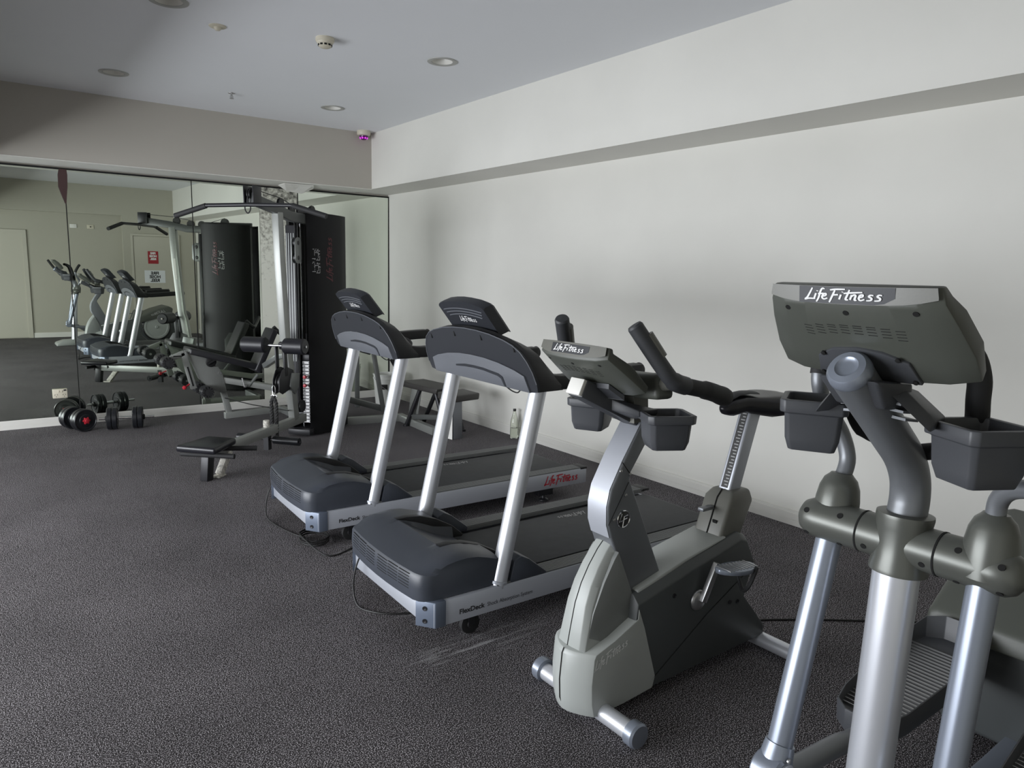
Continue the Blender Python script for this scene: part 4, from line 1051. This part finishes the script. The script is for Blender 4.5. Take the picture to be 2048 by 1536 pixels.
# rowing beam, stops, foot rollers, seat and legs
rb_ = obj('rowing_beam', MB().rtube([(.02, .0, .19), (1.46, .02, .19)], .055, .075), M['gym_pale'], gy, .004)
obj('end_stop', MB().lathe([(.0, 0), (.026, 0), (.026, .055), (.022, .060), (0, .060)], (.66, .0, .225), (0, 0, 1), 18), M['rust'], rb_)
fr_ = obj('foot_rest_shaft', MB().cyl((.64, -.29, .12), (.65, .31, .115), .010, 10).rtube([(.65, .0, .19), (.65, .0, .03)], .045, .05), M['gym_dark'], gy)
obj('foot_roller', MB().cyl((.64, -.28, .12), (.6425, -.12, .119), .033, 20), M['iron'], fr_)
obj('foot_roller', MB().cyl((.6457, .06, .117), (.6497, .295, .1155), .033, 20), M['iron'], fr_)
seat = MB().loft([[(1.30, -.10, .235), (1.30, .14, .235), (1.64, .19, .235), (1.64, -.13, .235)], [(1.30, -.10, .285), (1.30, .14, .285), (1.64, .19, .285), (1.64, -.13, .285)]])
obj('rowing_seat', seat, M['gloss_black'], gy, .018, 3)
obj('seat_leg', MB().rtube([(1.475, .02, .23), (1.50, .015, 0)], .06, .075), M['gym_dark'], gy, .004)
tag(obj('brace_leg', MB().rtube([(1.25, .035, .17), (1.375, .035, .012)], .05, .05).bx(1.34, 1.43, .0, .07, 0, .012), M['rust'], gy, .003), 'scuffed white brace leg')
obj('seat_handle', MB().cyl((1.56, -.14, .205), (1.50, .25, .198), .019, 14), M['rubber'], gy)
obj('seat_handle', MB().cyl((1.36, -.01, .205), (1.235, .265, .20), .019, 14), M['rubber'], gy)
# leg curl and press station along the mirror
Y = 7.6
pl = [(1.65, .714), (1.701, .722), (1.779, .697), (1.824, .672), (1.84, .62), (1.87, .565), (1.946, .545), (1.986, .465), (2.02, .29), (1.979, .272), (1.879, .316), (1.769, .431), (1.715, .586)]
lp_ = obj('gusset_plate', WM(MB().prism(pl, 'y', Y-.01, Y+.002).prism(pl, 'y', Y+.085, Y+.097)), M['gym_pale'], gy, .002)
for x, z in ((1.80, .665), (1.96, .48)): obj('bolt', WM(MB().lathe([(.016, 0), (.016, .006), (.007, .006), (.006, .003), (0, .003)], (x, Y-.01, z), (0, -1, 0), 16)), M['steel'], lp_)
obj('adjusting_cam', WM(MB().lathe([(0, 0), (.050, 0), (.052, .012), (.040, .018), (0, .018)], (1.875, Y-.012, .60), (0, -1, 0), 24).tube([(1.84, Y-.04, .58), (1.92, Y-.04, .625)], .014, 10)), M['black'], gy)
obj('front_leg', WM(MB().rtube([(1.985, Y+.045, .34), (2.055, Y+.045, .03)], .06, .055)), M['gym_pale'], gy, .004)
obj('base_rail', WM(MB().rtube([(2.0, Y+.03, .03), (2.62, Y+.10, .03)], .07, .055, (0, 0, 1))), M['gym_pale'], gy, .004)
sb = obj('seat_beam', WM(MB().rtube([(1.93, Y+.045, .42), (2.60, Y-.05, .27), (2.80, Y-.40, .22)], .06, .075, (0, 0, 1))), M['gym_pale'], gy, .004)
swing = obj('swing_arm', WM(MB().rtube([(1.50, Y-.03, .655), (1.625, Y-.03, .705)], .05, .05).rtube([(1.615, Y-.03, .71), (1.70, Y-.03, .345)], .05, .055)), M['gym_pale'], gy, .004)
sl_ = WM(MB().bx(1.52, 1.60, Y-.0575, Y-.0555, .672, .682).rbox((1.668, Y-.0565, .47), (.014, .003, .20), -.225, 'Y'))
obj('slots', sl_, M['dark_slot'], swing, flat=True)
def knobby(x, z, nm='ankle_roller'):
    r = obj(nm, WM(MB().cyl((x, Y-.16, z), (x, Y+.26, z), .012, 10)), M['steel'], gy)
    for y0, y1 in ((Y-.15, Y-.04), (Y+.12, Y+.25)):
        obj('foam', WM(MB().lathe([(0, 0), (.05, 0), (.058, .01), (.058, y1-y0-.01), (.05, y1-y0), (0, y1-y0)], (x, y0, z), (0, 1, 0), 24)), M['foam'], r)
        k = MB()
        for q in range(12):
            a = 2*PI*q/12; k.rbox((x+.047*math.cos(a), y0-.012, z+.047*math.sin(a)), (.02, .03, .014), -a, 'Y')
        k.lathe([(0, 0), (.045, 0), (.045, .02), (0, .024)], (x, y0, z), (0, -1, 0), 20)
        obj('end_knob', WM(k), M['rubber'], r)
knobby(1.455, .625); knobby(1.80, .315)
tag(obj('lock_knob', WM(MB().tube([(1.67, Y-.04, .40), (1.615, Y-.07, .372)], .008, 8).lathe([(0, -.02), (.016, -.014), (.021, 0), (.016, .014), (0, .02)], (1.605, Y-.075, .367), (1, .4, .4), 16)), M['red'], gy), 'red locking knob')
obj('station_seat', WM(MB().loft([[(1.66, Y-.10, .695), (1.66, Y+.20, .695), (2.34, Y+.16, .49), (2.34, Y-.13, .49)], [(1.67, Y-.10, .755), (1.67, Y+.20, .755), (2.36, Y+.16, .55), (2.36, Y-.13, .55)]])), M['pad'], gy, .016, 3)
obj('back_pad', WM(MB().loft([[(2.27, Y-.14, .50), (2.27, Y+.12, .50), (2.33, Y+.12, .465), (2.33, Y-.14, .465)], [(2.47, Y-.14, .93), (2.47, Y+.12, .93), (2.53, Y+.12, .90), (2.53, Y-.14, .90)]])), M['pad'], gy, .016, 3)
st_ = obj('seat_strut', WM(MB().tube([(2.33, Y-.03, .44), (2.235, Y-.03, .325)], .016, 12)), M['gym'], gy)
obj('ball_end', WM(MB().lathe([(0, -.018), (.013, -.012), (.018, 0), (.013, .012), (0, .018)], (2.19, Y-.06, .335), (0, -1, 0), 14).tube([(2.18, Y-.06, .34), (2.165, Y-.05, .42)], .008, 8)), M['steel'], st_)
obj('leg_cable', WM(MB().tube([(1.99, 7.56, .225), (2.20, 7.35, .17), tuple(GO+gex*.30+Vector((0, 0, .30)))], .005, 8)), M['cable'], gy)
# linkage from tower to this station
obj('link_arm', WM(MB().rtube([(2.53, 7.0, .72), (2.42, 7.20, .66), (2.36, 7.42, .55)], .05, .06, (0, 0, 1))), M['gym'], gy, .004)
obj('curved_lever', WM(MB().tube(spline([(2.75, 7.35, .95), (2.66, 7.5, .88), (2.60, 7.6, .86), (2.52, 7.6, .93)], 5), .022, 12)), M['gym_dark'], gy)
obj('tower_foot', WM(MB().rtube([(2.62, 7.25, .03), (2.62, 7.70, .03)], .07, .055, (0, 0, 1))), M['gym'], gy, .004)
obj('base_rail', WM(MB().rtube([(2.92, 6.72, .035), (3.50, 6.62, .035), (3.46, 5.86, .035)], .075, .06, (0, 0, 1))), M['gym_pale'], gy, .004)
# right-hand press station: A-frame
obj('press_frame', WM(MB().rtube([(3.34, 7.02, .95), (3.44, 6.90, .06)], .05, .06, (1, -.5, 0)).rtube([(3.30, 7.25, .62), (3.30, 7.25, .06)], .05, .06, (1, -.5, 0)).rtube([(3.05, 7.2, .78), (3.36, 7.03, .68)], .05, .06, (0, 0, 1)).rtube([(3.08, 7.1, .20), (3.44, 6.92, .085)], .06, .05, (0, 0, 1))), M['gym'], gy, .004)
obj('foot_plate', WM(MB().prism([(6.47, .06), (6.38, .42), (6.20, .40), (6.28, .06)], 'x', 3.50, 3.512)), M['gym_pale'], gy, .002)
obj('press_hub', WM(MB().prism([(3.46, .62), (3.56, .70), (3.60, .56), (3.52, .52)], 'y', 6.75, 6.80).lathe([(0, 0), (.03, 0), (.032, .03), (.02, .04), (0, .04)], (3.56, 6.75, .60), (0, -1, 0), 16)), M['gym_dark'], gy, .004)
rl = obj('bench_support', WM(MB().rtube([(3.55, 5.66, .36), (3.56, 5.66, 0)], .10, .12, (1, 0, 0))), M['tube_dark'], gy, .006)
tag(obj('white_guard', WM(MB().loft([[(3.475, 5.66, .30), (3.495, 5.60, .30), (3.495, 5.74, .30)], [(3.47, 5.66, .15), (3.495, 5.60, .15), (3.495, 5.74, .15)], [(3.43, 5.66, .02), (3.495, 5.60, .0), (3.495, 5.74, .0)]])), M['white'], rl), 'white curved guard')

# weight bench by the right wall
wb_ = thing('weight_bench', 'black adjustable weight bench on dark legs beside the right wall baseboard', 'bench', (3.63, 6.0, 0))
def WB(m): return m.xf(Matrix.Translation((-3.63, -6.0, 0)))
obj('back_pad', WB(MB().loft([[(3.43, 6.52, .385), (3.72, 6.52, .385), (3.76, 5.96, .385), (3.48, 5.88, .385)], [(3.43, 6.53, .44), (3.72, 6.53, .44), (3.77, 5.94, .44), (3.48, 5.86, .44)]])), M['bench_pad'], wb_, .014, 3)
obj('seat_pad', WB(MB().loft([[(3.46, 5.82, .36), (3.78, 5.86, .36), (3.78, 5.58, .36), (3.48, 5.54, .36)], [(3.46, 5.82, .425), (3.78, 5.86, .425), (3.78, 5.57, .425), (3.48, 5.53, .425)]])), M['bench_pad'], wb_, .014, 3)
for a, b in (((3.50, 6.22, .38), (3.42, 6.36, 0)), ((3.70, 6.22, .38), (3.64, 6.40, 0)), ((3.54, 5.98, .38), (3.58, 5.84, 0)), ((3.74, 6.0, .38), (3.78, 5.86, 0))):
    obj('leg', WB(MB().cyl(a, b, .022, 14).lathe([(0, 0), (.028, 0), (.028, .02), (.022, .024)], (b[0], b[1], 0))), M['gym_dark'], wb_)
ad = obj('adjusting_bar', WB(MB().rtube([(3.46, 6.30, .10), (3.56, 5.92, .15)], .02, .05)), M['gym'], wb_, .003)
tag(obj('lock_knob', WB(MB().lathe([(0, -.02), (.014, -.012), (.018, 0), (.014, .012), (0, .02)], (3.545, 5.89, .155), (-.6, -1, 0), 14)), M['red'], ad), 'red locking knob')

# lat bar and rope hung on the gym
lb = thing('lat_bar', 'long black lat pulldown bar hanging from the top arm of the multi gym', 'bar', tuple(GO + gex*.82 + Vector((0, 0, 1.93))), GA)
P = [(.0, -.65, .015), (.005, -.36, .095), (.01, 0, .10), (.02, .38, .095), (.03, .67, .015)]
obj('bar', MB().tube(P, .0165, 14), M['gym_dark'], lb)
for s, a, b in ((-1, (.0, -.655, .0135), (.0045, -.37, .0925)), (1, (.03, .675, .0135), (.0205, .39, .0925))):
    obj('grip', MB().cyl(a, b, .021, 14), M['rubber'], lb)
obj('clip', MB().tube(spline([(.01, 0, .115), (.01, .022, .10), (.01, .022, .06), (.01, 0, .035), (.01, -.022, .06), (.01, -.022, .10), (.01, 0, .115)], 3), .005, 8).cyl((.01, 0, .10), (.008, 0, .14), .008, 10), M['gym_dark'], lb)
rp = thing('triceps_rope', 'black twisted triceps rope hanging on a snap hook from the low pulley', 'rope', tuple(GO + gex*.53 + Vector((0, 0, .22))), GA)
obj('snap_hook', MB().tube(spline([(0, 0, .34), (0, .012, .32), (0, .012, .27), (0, 0, .25), (0, -.012, .27), (0, -.012, .32), (0, 0, .34)], 3), .004, 8), M['chrome'], rp)
obj('ring', MB().tube([(0, .03*math.cos(2*PI*k/14), .245+.012*math.sin(2*PI*k/14)) for k in range(15)], .004, 6), M['steel'], rp)
for y, z0 in ((-.024, .0), (.020, -.12)):
    r = MB()
    for ph in (0, 2*PI/3, 4*PI/3):
        pts = []
        for k in range(31):
            z = .245+(z0-.245)*k/30; a = ph + z*80; f = min(1, k/5)
            pts.append((.008*math.cos(a), y*f+.008*math.sin(a), z))
        r.tube(pts, .0095, 7)
    obj('rope_strand', r, M['rope'], rp)
obj('pulley_cable', MB().tube([(0, 0, .34), (-.04, 0, .345)], .004, 6), M['cable'], rp)

# ------------------------------------------------------------------ dumbbells, bucket, bottle
def dumbbell(label, loc, rz, star, gap=.17, bar=.36):
    t = thing('dumbbell', label, 'dumbbell', loc, rz, 'dumbbells on the floor')
    obj('handle', MB().lathe([(0, -bar/2+.03), (.013, -bar/2+.03), (.013, bar/2), (0, bar/2)], (0, 0, .105), (1, 0, 0), 18).lathe([(.0165, -.05), (.0165, .05)], (0, 0, .105), (1, 0, 0), 18), M['chrome'], t)
    for s in (-1, 1):
        for k, (R, o) in enumerate(((.105, 0), (.105, .045))):
            x = s*(gap/2+o)
            p = obj('weight_disc', MB().lathe([(.014, -.021), (R*.50, -.021), (R*.56, -.016), (R*.86, -.016), (R*.91, -.021), (R-.005, -.021), (R, -.015), (R, .015), (R-.005, .021), (R*.91, .021), (R*.86, .016), (R*.56, .016), (R*.50, .021), (.014, .021)], (x, 0, .105), (1, 0, 0), 40), M['iron'], t)
        if star:
            x = s*(gap/2+.045+.021)
            c = MB(); pts = []
            for q in range(12):
                a = 2*PI*q/12; r = .036 if q % 2 == 0 else .024; pts.append((r*math.cos(a), .105+r*math.sin(a)))
            c.prism(pts, 'x', x, x+s*.016).lathe([(0, 0), (.02, 0), (.018, .024), (0, .024)], (x, 0, .105), (s, 0, 0), 16)
            tag(obj('star_collar', c, M['red'], t, .002), 'red star-shaped collar')
        else:
            obj('collar', MB().lathe([(.013, 0), (.026, 0), (.026, .012), (.018, .018), (.013, .018)], (s*(gap/2+.066), 0, .105), (s, 0, 0), 16), M['rubber'], t)
dumbbell('black dumbbell with red star collars, end on beside the mirror joint', (.71, 7.77, 0), math.radians(-68), True, .15, .32)
dumbbell('black dumbbell lying side on with a bare chrome bar end', (1.085, 7.615, 0), math.radians(-13), False, .17, .50)

bu = thing('bucket', 'white plastic bucket standing in the corner behind the bench', 'bucket', (3.80, 7.56, 0))
obj('body', MB().lathe([(0, .004), (.112, .004), (.118, .0), (.140, .30), (.146, .302), (.146, .315), (.141, .317), (.141, .345), (.147, .347), (.147, .360), (.140, .362), (.137, .35), (.116, .01), (0, .01)], seg=40), M['bucket'], bu)
obj('handle', MB().tube(spline([(-.148, -.0, .325), (-.12, -.10, .24), (-.0, -.155, .17), (.12, -.10, .24), (.148, 0, .325)], 5), .003, 6), M['steel'], bu)
obj('label_sticker', MB().loft([[(.1325*math.cos(a), .1325*math.sin(a), .19) for a in [-2.6+.09*k for k in range(9)]], [(.1365*math.cos(a), .1365*math.sin(a), .25) for a in [-2.6+.09*k for k in range(9)]]], False, False), M['print_black'], bu)
bo = thing('glass_bottle', 'clear glass bottle of water standing on the carpet against the right baseboard', 'bottle', (4.035, 5.36, 0))
obj('glass', MB().lathe([(0, 0), (.036, 0), (.040, .006), (.040, .135), (.037, .165), (.026, .205), (.016, .240), (.0135, .262), (.0135, .275), (.011, .275), (.011, .262), (.0135, .240), (.0235, .205), (.0345, .165), (.0375, .135), (.0375, .010), (0, .008)], seg=32, caps=False), M['glass'], bo)
obj('cap', MB().lathe([(0, .282), (.0145, .282), (.015, .278), (.015, .262), (.0138, .260)], seg=24), M['print_black'], bo)
obj('water', MB().lathe([(0, .0105), (.0370, .0105), (.0370, .100), (0, .100)], seg=32), M['glass'], bo)
